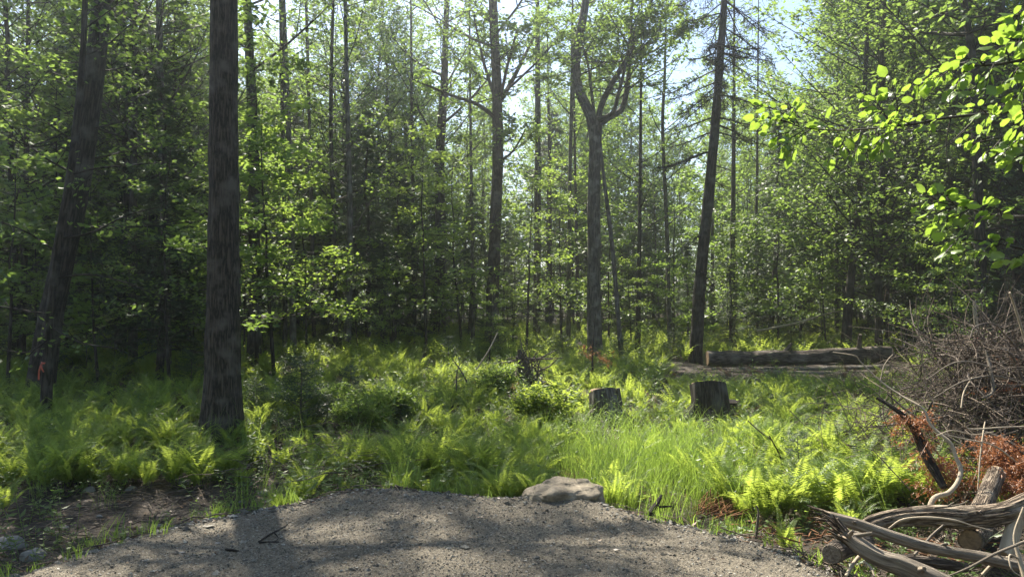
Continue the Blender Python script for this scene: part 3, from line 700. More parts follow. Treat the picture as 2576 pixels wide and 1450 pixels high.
key_tree('dark_tree', 'dark trunk standing just beyond and right of the big furrowed trunk', 'tree',
         [(638, 900, 36), (641, 700, 30), (634, 300, 24), (622, 0, 20)], 17, 18, 'bark_dark', sides=18, flare=.15,
         crown=[dict(z0=6.3, n=18, length=2.6, **HI), dict(z0=10, n=26, length=4.0, **HI), dict(z0=1.8, z1=6.3, n=8, length=1.4, elev=(0, 30), nsec=7, k=9, size=.1)])
THIN = [
 ([(738, 885, 17), (732, 500, 15), (712, 0, 12)], 19, 'slim straight dark trunk, right one of the close pair right of the dark trunk'),
 ([(717, 890, 13), (716, 600, 11), (706, 0, 9)], 20, 'slim dark trunk, left one of the close pair right of the dark trunk'),
 ([(845, 885, 14), (840, 600, 11), (832, 300, 10), (838, 0, 7)], 20, 'slim trunk just left of the crooked pole before the fir thicket'),
 ([(872, 890, 20), (880, 560, 15), (873, 230, 11), (868, 0, 9)], 19, 'crooked dark pole trunk swelling at its foot amid sunlit ferns'),
 ([(790, 850, 11), (783, 500, 9), (770, 0, 7)], 24, 'thin pole trunk halfway between the slim pair and the crooked pole'),
 ([(1350, 835, 20), (1353, 400, 16), (1352, 100, 12), (1352, 0, 9)], 25, 'straight medium trunk midway between the central trunk and the forked tree'),
 ([(1430, 850, 12), (1433, 500, 10), (1438, 250, 9), (1440, 60, 6)], 24, 'thin pole, nearest of the poles left of the forked tree'),
 ([(1386, 840, 9), (1384, 520, 8), (1380, 300, 6)], 28, 'very thin pole just right of the straight medium trunk'),
 ([(1456, 850, 9), (1450, 560, 8), (1446, 380, 6)], 27, 'very thin pole almost touching the forked tree\'s left side'),
 ([(1686, 840, 12), (1677, 560, 10), (1667, 330, 9), (1672, 200, 7)], 22, 'thin wavy trunk midway between the forked tree and the leaning dead spruce'),
 ([(1604, 850, 15), (1607, 700, 12), (1610, 500, 9)], 21, 'thin dark stem a little right of the leaning pole beside the forked tree'),
 ([(1840, 805, 14), (1844, 560, 12), (1846, 300, 9)], 25, 'thin trunk just right of the leaning dead spruce'),
 ([(1795, 800, 9), (1792, 560, 8), (1796, 400, 6)], 27, 'very thin trunk close behind the dead spruce'),
 ([(2104, 825, 10), (2106, 560, 9), (2108, 300, 7)], 25, 'thin pole left of the curved trunk behind the big log'),
 ([(1043, 820, 11), (1040, 600, 9), (1036, 300, 8)], 26, 'thin pole left of the broken-looking trunk in the middle distance'),
 ([(1190, 845, 10), (1188, 600, 9), (1184, 350, 7)], 23, 'thin pole just left of the central trunk'),
 ([(55, 830, 17), (62, 600, 15), (68, 300, 12)], 17, 'slim trunk at the far left edge of the wood'),
 ([(335, 860, 24), (334, 600, 19), (338, 250, 15)], 16, 'dark trunk in the left thicket nearer the leaning tree'),
 ([(418, 905, 27), (416, 600, 22), (405, 250, 18)], 15, 'dark trunk in the left thicket nearer the big furrowed trunk'),
 ([(1240 + 660, 800, 9), (1902, 600, 8), (1905, 380, 6)], 28, 'very thin pole behind the left end of the big log'),
 ([(2250, 800, 9), (2252, 500, 8), (2250, 300, 7)], 26, 'thin pole in the wood behind the right end of the big log'),
]
for i, (pts, D, lab) in enumerate(THIN):
    lf = dict(z0=rng.uniform(2.6, 4.5), n=22, length=1.9, elev=(10, 55), nsec=7, k=8, size=.115)
    if pts[0][0] < 500: lf.update(n=34, length=2.9)
    key_tree('slender_tree', lab, 'tree', pts, D, (17, 18.5, 12, 10.5, 12)[i] if i < 5 else rng.uniform(11, 15), 'bark_dark' if i % 3 else 'bark_grey', sides=9, furrow=.03, crown=[lf, dict(z0=11.5, n=24, length=2.9, **HI)] if i in (0, 1) else lf, group='slender trees at the edge of the wood')

key_tree('broken_tree', 'medium trunk with V-shaped limbs in the middle distance left of the central trunk', 'tree',
         [(1105, 835, 32), (1108, 600, 27), (1106, 400, 24), (1116, 240, 20), (1122, 60, 14)], 25, 15, 'bark_dark', sides=14, flare=.1,
         crown=[dict(z0=5.0, n=30, length=3.6, elev=(25, 62), nsec=9, k=8, size=.13)])
def central_extra(tr, Lv, path, rad, base):
    for pts in ([(1254, 262, 14), (1290, 200, 11, .4), (1330, 120, 8, 1), (1380, 20, 5, 1.6)], [(1250, 300, 12), (1200, 262, 9, -.4), (1130, 238, 7, -1), (1040, 200, 4, -1.4)],
                [(1258, 250, 10), (1278, 160, 8, -.3), (1300, 80, 6, -.7)], [(1243, 240, 10), (1215, 150, 8, .3), (1190, 30, 5, .6)], [(1252, 410, 8), (1290, 380, 5, -.3), (1320, 330, 4, -.6)]):
        Q, r = local(pts, 21, base, 12); tube(tr, Q, r, 6, cap=False); grow(tr, Lv, Q, r, .3, 1, 9, 1.5, elev=(-5, 45), nsec=8, k=9, size=.12, thick=.6)
key_tree('central_tree', 'straight dark trunk in the centre with branches spreading in a wide V', 'tree',
         [(1235, 866, 36), (1243, 640, 30), (1252, 400, 28), (1250, 230, 25), (1240, 0, 20)], 21, 15, 'bark', sides=24, flare=.15, fk=16,
         crown=[dict(z0=7.0, n=30, length=3.2, **HI)], extra=central_extra)
def fork_extra(tr, Lv, path, rad, base):
    limbs = [[(1494, 330, 30), (1486, 290, 27), (1462, 240, 25, .1), (1448, 180, 24, .2), (1456, 100, 23, .3), (1474, 0, 20, .3), (1490, -200, 13, .4), (1480, -420, 5, .6)],
             [(1500, 320, 17), (1514, 262, 15), (1545, 200, 14, -.3), (1582, 140, 12, -.6), (1612, 60, 10, -.9), (1640, 0, 8, -1.1), (1690, -160, 4, -1.5)],
             [(1498, 322, 17), (1530, 296, 16, .3), (1564, 275, 15, .5), (1578, 220, 14, .6), (1584, 150, 12, .7), (1586, 80, 10, .8), (1590, 0, 8, .9), (1600, -200, 4, 1.1)],
             [(1500, 300, 12), (1540, 285, 11, -.5), (1556, 235, 9, -.8), (1572, 170, 7, -1.), (1590, 60, 5, -1.2)],
             [(1496, 300, 9), (1488, 230, 8, .4), (1476, 150, 6, .6), (1440, 60, 4, .9)], [(1582, 150, 8, -.5), (1620, 118, 6, -.8), (1662, 70, 4, -1.2)]]
    for pts in limbs:
        Q, r = local(pts, 19, base, 16); tube(tr, Q, r, 9, furrow=.03); grow(tr, Lv, Q, r, .4, 1, 17, 1.9, elev=(-10, 50), nsec=8, k=10, size=.105, thick=.4)
    tube(tr, [[0, 0, 6.0], path[-1] * .98 + [0, 0, .02], path[-1] + [0, 0, .15]], [.12, .17, .1], 10)
key_tree('forked_tree', 'pale trunk that forks into curved upright limbs like a wine glass', 'tree',
         [(1497, 862, 38), (1494, 700, 34), (1494, 500, 32), (1497, 380, 30), (1497, 318, 36)], 19, None, 'bark_grey', sides=28, flare=.12, fk=18, extra=fork_extra)
key_tree('leaning_pole', 'thin pale pole leaning up against the forked tree from its right', 'tree',
         [(1565, 840, 13), (1542, 640, 11), (1517, 430, 9), (1508, 330, 6)], 18, None, 'bark_grey', sides=8, furrow=.02)
# dead spruce
def spruce_extra(tr, Lv, path, rad, base):
    for i in range(74):
        z = 4.2 + 6.4 * rng.uniform() ** .75 if i < 62 else rng.uniform(1.2, 3.2); t = t_at(path, z); p = path_at(path, t); a = i * 2.4 + rng.uniform(-.4, .4)
        L = (rng.uniform(.9, 1.7) if z > 4.6 else rng.uniform(.25, .9)) if i < 62 else rng.uniform(.1, .4)
        d = np.array([math.cos(a), math.sin(a), 0]); s_ = np.linspace(0, 1, 7)[:, None]
        Q = p + d * L * s_ + np.array([0, 0, 1.]) * (-.45 * L * s_ ** 1.3 + .12 * L * s_ ** 4)
        tube(tr, Q, np.linspace(.02, .007, 7), 4, cap=False)
        for q in range(int(L * 20)):
            u = rng.uniform(.15, 1); b = path_at(Q, u); sd = np.cross(d, [0, 0, 1.]) * (1 if q % 2 else -1)
            e = b + (sd * .5 + d * .5 + np.array([0, 0, rng.normal(-.25, .35)])) * rng.uniform(.15, .42)
            m_ = (b + e) / 2 + rng.normal(0, .03, 3)
            tube(tr, [b, m_, e], [.0085, .0065, .004], 3, cap=False)
            for _ in range(3):
                c0 = path_at(np.array([b, m_, e]), rng.uniform(.2, 1)); tube(tr, [c0, c0 + rng.normal(0, .07, 3) + [0, 0, -.03]], [.0055, .003], 3, cap=False)
            if z > 5.0 and rng.uniform() < .3: twig_leaves(Lv, [b], [e], 10, .05, jit=.5, off=.01)
key_tree('dead_spruce', 'bare leaning spruce trunk with drooping dead twigs near its top against the sky', 'tree',
         [(1748, 872, 34), (1762, 700, 29), (1788, 440, 25), (1808, 200, 20), (1822, 0, 16)], 18, 11.5, 'bark_dark', leaf='needle', sides=22, flare=.12, fk=16, extra=spruce_extra, wr=.25)
key_tree('curved_tree', 'curved dark trunk with a bend standing behind the right part of the big log', 'tree',
         [(2126, 838, 26), (2136, 740, 21), (2148, 640, 17), (2160, 520, 14), (2172, 300, 12), (2185, 0, 9)], 20, 14, 'bark_dark', sides=12, flare=.2,
         crown=[dict(z0=2.5, n=34, length=2.6, elev=(0, 45), nsec=9, k=9, size=.12)])
key_tree('ribboned_tree', 'dark trunk behind the brush pile, beside a pale stem with an orange ribbon', 'tree',
         [(2470, 830, 32), (2465, 600, 25), (2458, 420, 22), (2446, 150, 19), (2425, 0, 16)], 15, 15, 'bark_dark', sides=16, flare=.12,
         crown=[dict(z0=4.6, n=40, length=3.4, elev=(-5, 40), nsec=10, k=10, size=.11), dict(z0=2.6, z1=4.6, n=7, length=2.0, elev=(-10, 20), nsec=9, k=10, size=.09)])
key_tree('spotted_tree', 'dark trunk at the far right edge behind the brush pile', 'tree',
         [(2532, 820, 36), (2524, 560, 30), (2520, 300, 26), (2515, 0, 22)], 17, 15, 'bark', sides=16, flare=.1,
         crown=[dict(z0=3.6, n=40, length=3.0, elev=(-5, 40), nsec=9, k=9, size=.12)])
ribbon(2458, 850, 12, .03, 'orange ribbon tied to a pale stem behind the brush pile', .03, .2)
key_tree('pale_stem', 'pale broken stem with an orange ribbon just left of the trunk behind the brush pile', 'dead stem',
         [(2462, 905, 12), (2458, 850, 10), (2452, 780, 9), (2452, 755, 7)], 12, None, 'pale_wood', sides=8, furrow=.05)
key_tree('twin_stub', 'short crooked pair of broken stems in the sunlit ferns', 'dead stem',
         [(975, 872, 18), (962, 830, 15), (957, 790, 11), (962, 740, 8)], 20, None, 'bark_dark', sides=8,
         extra=lambda tr, Lv, path, rad, base: tube(tr, local([(985, 872, 14), (992, 830, 12), (988, 780, 9)], 20, base, 7)[0], [.09, .08, .07, .07, .06, .05, .04], 7))

# ------------------------------------------------------------------ the wood behind: kinds built once, then copied
def make_tree(kind, H, seed):
    root = empty({'B': 'broadleaf_tree', 'P': 'pole_tree', 'C': 'fir_tree', 'S': 'sapling', 'F': 'fir_seedling'}[kind])
    tr = MB(); fo = MB(); Lv = Leaves(); leaf = 'maple'; wr = .55
    n = 12; t = np.linspace(0, 1, n)[:, None]; bend = rng.normal(0, .02 * H, 2)
    path = np.concatenate([bend[None] * np.sin(t * 2.6) + rng.normal(0, .006 * H, (n, 2)) * t, t * H - .15], 1); path[0, :2] = 0
    if kind == 'B':
        rad = np.linspace(rng.uniform(.09, .14), .015, n)
        grow(tr, Lv, path, rad, .12, 1, 66, H * .22, elev=(5, 55), nsec=10, k=12, size=.145, off=.09, prof=lambda f: .55 + .75 * math.sin(math.pi * min(f + .2, 1)) if f < .8 else .55)
    elif kind == 'P':
        rad = np.linspace(rng.uniform(.04, .06), .008, n)
        grow(tr, Lv, path, rad, .22, 1, 38, H * .14, elev=(15, 60), nsec=8, k=10, size=.135, off=.07)
    elif kind == 'C':
        rad = np.linspace(.011 * H + .02, .01, n); leaf = 'needle'; wr = .26
        grow(tr, Lv, path, rad, .1, .97, 74, H * .2, elev=(-18, 8), nsec=15, k=13, size=.13, flat=.12, curve=-.18, bare=.12, up=1.2, off=.025, secl=.34,
             prof=lambda f: max(1.1 * (1 - f) ** .8, .12), droop=.3)
        grow(tr, Lv, path, rad, .93, 1, 5, .35, elev=(30, 70), nsec=5, k=8, size=.1)
    elif kind == 'S':
        leaf = 'bright' if seed % 2 else 'maple'; rad = np.linspace(.006 * H + .006, .003, n)

        grow(tr, Lv, path, rad, .22, 1, int(9 + H * 2.6), .26 * H + .3, elev=(-4, 30), nsec=9, k=11, size=.082, flat=.1, curve=-.02, bare=.2, off=.04, droop=.1)
    else:
        leaf = 'needle'; wr = .2; rad = np.linspace(.012 * H + .004, .002, n)
        grow(tr, Lv, path, rad, .08, .95, 34, .38 * H, elev=(0, 30), nsec=9, k=12, size=.035, flat=.1, curve=.1, bare=.1, off=.004, secl=.4, prof=lambda f: 1.1 - f, droop=.05)
    tube(tr, path, rad, 8 if kind in 'BC' else 6, furrow=.04, fk=8)
    tr.build('trunk', M['bark_dark' if kind in 'BC' else 'bark_grey' if kind == 'P' else 'twig' if kind != 'S' else 'bark_dark'], root)
    Lv.emit(fo, wr, 'diamond'); fo.build('crown', M[leaf], root, smooth=False)
    root['h0'] = H
    return root

PROTO = {'B': [make_tree('B', h, i) for i, h in enumerate((12.5, 13.5, 14, 13, 12))],
         'P': [make_tree('P', h, i) for i, h in enumerate((11, 12, 12.5, 11.5))],
         'C': [make_tree('C', h, i) for i, h in enumerate((8, 9, 10, 8.5))],
         'S': [make_tree('S', h, i) for i, h in enumerate((2.6, 3.2, 4.0, 4.8, 5.6, 3.6))],
         'F': [make_tree('F', h, i) for i, h in enumerate((.9, 1.2, .7))]}
PLACED = []; used = set()
def place(kind, X, D, H=None, var=None):
    var = int(rng.integers(0, len(PROTO[kind]))) if var is None else var
    pr = PROTO[kind][var]
    o = pr if (kind, var) not in used else copy_tree(pr); used.add((kind, var))
    x = (X - CX) / F0 * D; sc = (H / pr['h0']) if H else rng.uniform(.85, 1.2)
    o.location = (x, D, gz(x, D)); o.rotation_euler = (rng.normal(0, .02), rng.normal(0, .025), rng.uniform(0, 6.28)); o.scale = (sc, sc, sc)
    PLACED.append((kind, X, D, o)); return o

PTS = [(o.location.x, o.location.y) for o in TREES]
def free(x, y, dmin):
    return all((x - a) ** 2 + (y - b) ** 2 > dmin * dmin for a, b in PTS)
# firs where the picture is dark and layered
for X, D, H in ((905, 27, 14), (960, 31, 15), (1030, 34, 15), (850, 34, 15), (2230, 22, 13.5), (2210, 19, 14), (2330, 20.5, 14.5), (2640, 15, 14), (2430, 23, 15), (2190, 27, 15), (2230, 31, 14), (2540, 21, 15), (2760, 18, 14), (2290, 26, 15), (40, 17, 12), (380, 19, 13), (120, 22, 15)):
    place('B', X, D, H); PTS.append(((X - CX) / F0 * D, D))
for X, D, H in ((925, 21.5, 7.2), (990, 24, 6.6), (880, 25, 7.5), (745, 26, 8.2), (655, 22, 7.5), (300, 18, 10.5), (470, 19.5, 10), (225, 21, 10), (520, 26, 9), (-60, 17, 8), (400, 14.5, 6.2),
                (2395, 18, 8.5), (2545, 15.5, 7.5), (2320, 23, 8.5), (2480, 21, 9), (2640, 18, 9), (2600, 24, 9), (1180, 27, 5.5), (1080, 28, 6), (1265, 30, 4.5), (1560, 27, 4.2), (1730, 23, 3.4), (1835, 21, 2.6), (1905, 23.5, 3.6), (2010, 24, 4.2), (2210, 25, 5), (820, 29, 7)):
    place('C', X, D, H); PTS.append(((X - CX) / F0 * D, D))
# bright layered saplings in the middle distance
for X, D, H, v in ((1075, 20.5, 6.6, 3), (1165, 21.5, 6.2, 5), (1325, 21, 5.4, 1), (1415, 22, 5.6, 3), (690, 15, 5.6, 1), (770, 18, 4.9, 5), (600, 14, 5.0, 3), (905, 18.5, 2.6, 1), (1230, 17.5, 1.9, 5), (1590, 19.8, 2.8, 3), (985, 19.3, 2.0, 1),
                   (2330, 16, 3.3, 1), (2280, 18, 4.5, 3), (2080, 21.5, 4.3, 5), (1960, 22, 4.9, 0), (430, 12.5, 4.4, 2), (250, 13.5, 4.2, 4), (20, 12.5, 4.6, 0), (2420, 13.5, 2.7, 1), (1730, 19.6, 1.6, 0), (1880, 20.3, 1.7, 2), (1990, 19.6, 1.5, 4)):
    place('S', X, D, H, v); PTS.append(((X - CX) / F0 * D, D))
def top_limit(X, D):
    """how high the tree line may stand so that the open sky of the picture stays open"""
    if 1620 < X < 2070: return 1.6 + (725 - 235) / F0 * D
    if 1250 < X < 1330: return 1.6 + (725 - 540) / F0 * D if D > 24 else 99
    return 99
cnt = 0
for _ in range(6000):
    D = math.sqrt(rng.uniform(20.5 ** 2, 47 ** 2)); X = rng.uniform(-420, 3000); x = (X - CX) / F0 * D
    if not free(x, D, 1.75): continue
    left, right = X < 520, X > 1980
    if not (950 < X < 1700 and D > 25) and not left and not right and rng.uniform() < .1: continue
    kind = 'B' if rng.uniform() < (.62 if (left or right) else .38) else 'P'
    if rng.uniform() < (.2 if left else .1): kind = 'C'
    H = rng.uniform(9, 14.5) if kind != 'C' else rng.uniform(6, 10)
    if right: H = rng.uniform(11, 15.5)
    H = min(H, top_limit(X, D) * .97)
    place(kind, X, D, H); PTS.append((x, D)); cnt += 1
    if cnt >= 230: break
cnt = 0
for _ in range(3000):                       # understorey
    D = math.sqrt(rng.uniform(11.5 ** 2, 34 ** 2)); X = rng.uniform(-300, 2850); x = (X - CX) / F0 * D
    lim = 11.5 if X < 480 else (15.5 if X < 700 else 20.5) if X < 2330 else 15
    if D < lim or not free(x, D, .85): continue
    place('S', X, D, rng.uniform(1.4, 4.6) if rng.uniform() < .6 or X > 700 and D < 23 else rng.uniform(4.5, 8)); PTS.append((x, D)); cnt += 1
    if cnt >= 130: break
for X, Y, H in ((748, 1068, 1.15), (828, 1085, .6), (1240, 905, 1.5), (1130, 930, .9), (1560, 915, .8), (1418, 905, .8), (700, 1110, .5), (880, 1020, .8), (640, 1060, .7), (1690, 905, .9), (2000, 1260, .75), (480, 985, .9), (1010, 1090, .5)):
    p = gp(X, Y); place('F', X, p[1], H)
def shrub(X, Y, h, label, leaf='herb', size=.045):
    g_ = gp(X, Y); root = tag(empty('shrub', g_), label, 'shrub', 'low shrubs in the clearing'); tr = MB(); Lv = Leaves()
    for q in range(9):
        a = rng.uniform(0, 6.28); l = h * rng.uniform(.6, 1.05); e = rng.uniform(.35, .8)
        P = np.array([[math.cos(a) * l * e * t, math.sin(a) * l * e * t, l * t * (1.2 - .3 * t)] for t in np.linspace(0, 1, 8)]) + rng.normal(0, .01, (8, 3))
        r_ = np.linspace(.008, .003, 8); tube(tr, P, r_, 5, cap=False); grow(tr, Lv, P, r_, .2, 1, 9, h * .38, elev=(0, 45), nsec=6, k=7, size=size, flat=.3, off=.015, droop=.05)
    tr.build('stems', M['twig'], root); f = MB(); Lv.emit(f, .55); f.build('foliage', M[leaf], root, smooth=False)
shrub(905, 1110, .62, 'dense small-leaved shrub in the shade between the big trunk and the sunny fern clump')
shrub(1010, 1075, .6, 'small-leaved shrub behind the sunny fern clump')
shrub(815, 1060, .55, 'small-leaved shrub beside the fir seedling right of the big furrowed trunk')
shrub(1370, 1090, .6, 'bright leafy shrub rising between the boulder and the split stump', 'fern', .06)
shrub(1240, 1010, .55, 'leafy shrub in front of the pointed grey stump', 'herb', .05)
shrub(1790, 850, .9, 'leafy shrub at the foot of the leaning dead spruce', 'herb', .07)
LM = [(128, 'thin ribbon-tied trunk'), (562, 'big furrowed trunk'), (1243, 'central trunk'), (1495, 'forked tree'), (1785, 'dead spruce'), (2150, 'curved trunk'), (2465, 'brush-pile trunk')]
KW = {'B': ('leafy broadleaf tree', 'tree', 'broadleaf trees in the wood'), 'P': ('tall pole-thin tree', 'tree', 'pole-thin trees in the wood'), 'C': ('dark layered fir', 'fir tree', 'dark firs in the wood'),
      'S': ('leafy sapling', 'sapling', 'saplings under the trees'), 'F': ('small fir seedling among the ferns', 'fir seedling', 'fir seedlings in the clearing')}
groups = {}
for kind, X, D, o in PLACED:
    tier = 0 if kind == 'F' else (0 if D < 24.5 else 1 if D < 33 else 2)
    li = min(range(len(LM)), key=lambda q: abs(LM[q][0] - X)); side = 'left' if X < LM[li][0] else 'right'
    groups.setdefault((kind, tier, li, side), []).append((abs(X - LM[li][0]), o))
for (kind, tier, li, side), L in groups.items():
    L.sort(key=lambda q: q[0])
    for i, (_, o) in enumerate(L):
        a, c, g = KW[kind]; a = a
        where = '' if kind == 'F' else (" at the wood's edge", ' inside the wood', ' deep in the wood')[tier]
        tag(o, f"{a}{where}, {words_ord(i)} {side} of the {LM[li][1]}", c, g)
        if 'h0' in o: del o['h0']
for k_, L in ():                            # a kind that ended up unused is removed
    for v, pr in enumerate(L):
        if (k_, v) not in used:
            for ch in list(pr.children): bpy.data.objects.remove(ch)
            bpy.data.objects.remove(pr)

# the wood goes on behind the viewer and shades that side
for i in range(18):
    a = R(100 + i * 9.4 + rng.uniform(-3, 3)) if i % 2 else R(-100 - i * 4.6); d = rng.uniform(9, 17)
    o = copy_tree(PROTO['B'][i % 5] if ('B', i % 5) in used else PROTO['B'][0]); x, y = math.sin(a) * d, math.cos(a) * d; o.location = (x, y, gz(x, y)); o.rotation_euler = (0, 0, rng.uniform(0, 6.28)); o.scale = (1.1,) * 3
    tag(o, 'leafy broadleaf tree standing behind the driveway where the photo was taken', 'tree', 'trees behind the driveway')

# the far wood that reads as one mass
mb = MB(); Lv = Leaves()
n = 230000; a = rng.uniform(-1.0, 1.0, n); d = rng.uniform(48, 62, n); x = np.sin(a) * d; y = np.cos(a) * d
top = 15 + 8 * fbm(a * 30, a * 0, 61, 4) + 2.2 * fbm(a * 130, a * 0, 62); z = rng.uniform(0, 1, n) ** 1.15 * top
cl = fbm(a * 70 + d * .6, z * .9, 63, 3)
k = cl > -.10 + .14 * (z / top) - .25 * (z < 3); P = np.stack([x, y, z], 1)[k] + rng.normal(0, .3, (k.sum(), 3))
Nn = rng.normal(0, .7, (len(P), 3)); Nn[:, 2] += 1
Lv.add(P, rng.normal(0, 1, P.shape), nrm(Nn), rng.uniform(.18, .36, len(P)), rng.uniform(0, 1, len(P)))
Lv.emit(mb, .6)
tag(mb.build('distant_wood', M['maple'], smooth=False), 'far hazy mass of leaves closing the wood behind the trunks', 'distant wood', kind='stuff')

# ------------------------------------------------------------------ things lying about the clearing
def log_thing(name, label, pts, mat, cat='log', sides=18, furrow=.08, lump=.08, ends=(1, 1), group=None, fk=14, endmat='cut', n=26, jag=0, stubs=0):
    P = np.array([sp(p[0], p[1], p[3]) for p in pts]); r = np.array([p[2] / 2 / F0 * p[3] for p in pts])
    Q = smooth_path(np.concatenate([P, r[:, None]], 1), n); base = Q[len(Q) // 2, :3].copy(); base[2] = gz(base[0], base[1])
    root = tag(empty(name, base), label, cat, group); L = Q[:, :3] - base; rr = Q[:, 3]
    m_ = MB(); tube(m_, L, rr, sides, furrow=furrow, fk=fk, lump=lump, seed=len(pts) + int(pts[0][0]) % 9, fl=2.0, cap=True)
    for q in range(stubs):
        i = int(rng.integers(3, len(L) - 3)); d = nrm(rng.normal(0, 1, 3) + [0, -.4, .5]); p = L[i]; a_ = rr[i]
        tube(m_, [p, p + d * a_ * 1.25, p + d * a_ * rng.uniform(1.7, 3.2) + rng.normal(0, .01, 3)], [a_ * .5, a_ * .32, a_ * .2], 8, furrow=.2, rnd=rng.uniform(.2, .7))
    m_.build('bark', M[mat], root)
    for e, on in enumerate(ends):
        if not on: continue
        i = -1 if e else 0; d = nrm(L[i] - L[i + (-1 if e else 1)]); c = MB()
        tube(c, [L[i] - d * .004, L[i] + d * .006, L[i] + d * .008], [rr[i] * .93, rr[i] * .93, rr[i] * .9], sides); c.build('cut_end', M[endmat], root)
    if jag:
        i = 0; d = nrm(L[0] - L[1]); c = MB()
        for q in range(jag):
            o_ = rng.normal(0, .55, 3) * rr[0]; w = d * rng.uniform(.04, .13) + rng.normal(0, .02, 3)
            tube(c, [L[0] + o_ - d * .03, L[0] + o_ + w * .6, L[0] + o_ + w], np.array([.011, .007, .002]) * rng.uniform(.4, 1.4), 4, rnd=rng.uniform(0, .6), cap=False)
        c.build('splinters', M['log'], root)
    return root

log_thing('fallen_log', 'thick dark log with ridged bark lying across the back of the fern clearing',
          [(1779, 901, 38, 17.4), (1900, 900, 36, 17.4), (2050, 897, 36, 17.4), (2160, 893, 39, 17.4), (2240, 892, 40, 17.4)], 'log_dark', sides=30, furrow=.14, n=90, stubs=3)
log_thing('fallen_log', 'grey middle log lying low in front of the thick dark log', [(1790, 931, 13, 16.6), (1950, 930, 15, 16.5), (2100, 929, 17, 16.4), (2236, 925, 20, 16.4)], 'bark_grey')
log_thing('fallen_log', 'slimmest pale log nearest the ferns, in front of the thick dark log', [(1880, 933, 11, 15.9), (2000, 938, 13, 15.8), (2150, 943, 14, 15.7), (2290, 951, 13, 15.6)], 'grey_wood')
log_thing('fallen_log', 'short stub of log lying left of the thick dark log', [(1690, 932, 12, 16.4), (1722, 931, 13, 16.4)], 'grey_wood', n=8)
log_thing('split_billet', 'pale bare slab of wood lying on the thick dark log', [(1888, 889, 6, 17.6), (1936, 891, 3, 17.6)], 'pale_wood', cat='wood slab', sides=8, n=6, ends=(0, 0))
log_thing('fallen_branch', 'long pale bare branch leaning through the shade behind the thick dark log', [(1905, 832, 6, 20), (2004, 812, 6, 20), (2044, 800, 5, 20), (2090, 786, 4, 20.3), (2140, 780, 3, 20.5)], 'pale_wood', cat='branch', sides=7, ends=(0, 0))

def stump(X, Ytop, Ybase, wt, wb, label, mat, lean=0.0, jag=True, prongs=0):
    g = gp(X, Ybase); D = g[1]; rt, rb = wt / 2 / F0 * D, wb / 2 / F0 * D; h = (Ybase - Ytop) / F0 * D
    root = tag(empty('stump', g), label, 'stump')
    m_ = MB(); z = np.array([-.08, 0, .06, .15, .3, .5, .75, 1.0]); z[4:] = z[4:] * h; z[3] = min(z[3], h * .25)
    prof = rt + (rb - rt) * np.exp(-np.maximum(z, 0) / (h * .28)); path = np.stack([lean * z, .34 * np.maximum(z - .6 * h, 0), z], 1)
    Q = smooth_path(np.concatenate([path, prof[:, None]], 1), 30); tube(m_, Q[:, :3], Q[:, 3], 48, furrow=.09, fk=22, lump=.12, fl=1.5, seed=int(X))
    for q in range(6):
        a = q * 1.05 + .3; c, s_ = math.cos(a), math.sin(a)
        tube(m_, [[c * rb * .55, s_ * rb * .55, h * .3], [c * rb * .95, s_ * rb * .95, h * .08], [c * rb * 1.5, s_ * rb * 1.5, -.05]], [rb * .3, rb * .26, rb * .14], 8, furrow=.1)
    m_.build('bark', M[mat], root)
    c_ = MB(); tp = Q[-1, :3]; tube(c_, [tp - [0, 0, .01], tp + [0, 0, .008], tp + [0, 0, .012]], [rt * .96, rt * .95, rt * .9], 30); c_.build('cut_face', M['cut'], root)
    if jag:
        j = MB()
        for q in range(26):
            u = rng.uniform(-.2, .85); o_ = tp + np.array([u * rt, rng.normal(.0, .12) * rt, 0]); hh = rng.uniform(.02, .075) * (1 - abs(u - .45))
            tube(j, [o_ - [0, 0, .02], o_ + [0, 0, hh * .6], o_ + [rng.normal(0, .01), rng.normal(0, .01), hh]], [.022, .018, .004], 5)
        j.build('splintered_hinge', M['cut'], root)
    for q in range(prongs):
        j = MB(); a = -.6 + q * .9; o_ = np.array([math.cos(a) * rt * .85, math.sin(a) * rt * .85 * -1, h * .3])
        tube(j, [o_, o_ + [.02, 0, h * .35], o_ + [.0, 0, h * (.72 + .1 * q)]], [rt * .3, rt * .24, rt * .13], 10, furrow=.15); j.build('side_prong', M[mat], root)
    return root
stump(1783, 968, 1056, 82, 116, 'upright sawn stump with dark bark and a splintered pale ridge on top', 'bark_dark')
stump(1527, 984, 1060, 66, 104, 'split leaning stump with a slanting top behind the tall bright grass', 'bark_grey', lean=-.12, jag=False, prongs=2)
log_thing('stub', 'small dark block of wood against the right foot of the sawn stump', [(1832, 1016, 26, 10.2), (1858, 1017, 24, 10.1)], 'bark_dark', cat='wood block', n=6, sides=12)

# torn-up roots
g = gp(1335, 985); D = g[1]; root = tag(empty('uprooted_root', g), 'torn-up root mass with twisted dark roots standing among the weeds in the clearing', 'root mass')
m_ = MB(); tube(m_, [[-.05, 0, -.1], [-.08, 0, .2], [-.14, .02, .5], [-.2, .03, .72]], [.17, .15, .09, .03], 18, furrow=.2, lump=.2); tube(m_, [[.05, .1, -.1], [.2, 0, .12], [.42, -.05, .1]], [.14, .11, .05], 14, furrow=.2, lump=.2)
m_.build('root_crown', M['log_dark'], root)
m_ = MB()
for q in range(70):
    p = np.array([rng.uniform(-.2, .25), rng.uniform(-.1, .1), rng.uniform(.05, .6)]); p[0] -= p[2] * .25; d = np.array([rng.normal(.12, .22), rng.normal(-.05, .15), rng.normal(.05, .2)])
    tube(m_, [p, p + d * .5 + rng.normal(0, .03, 3), p + d + rng.normal(0, .05, 3)], np.array([.014, .010, .004]) * rng.uniform(.5, 1.5), 5, cap=False)
m_.build('roots', M['twig'], root)
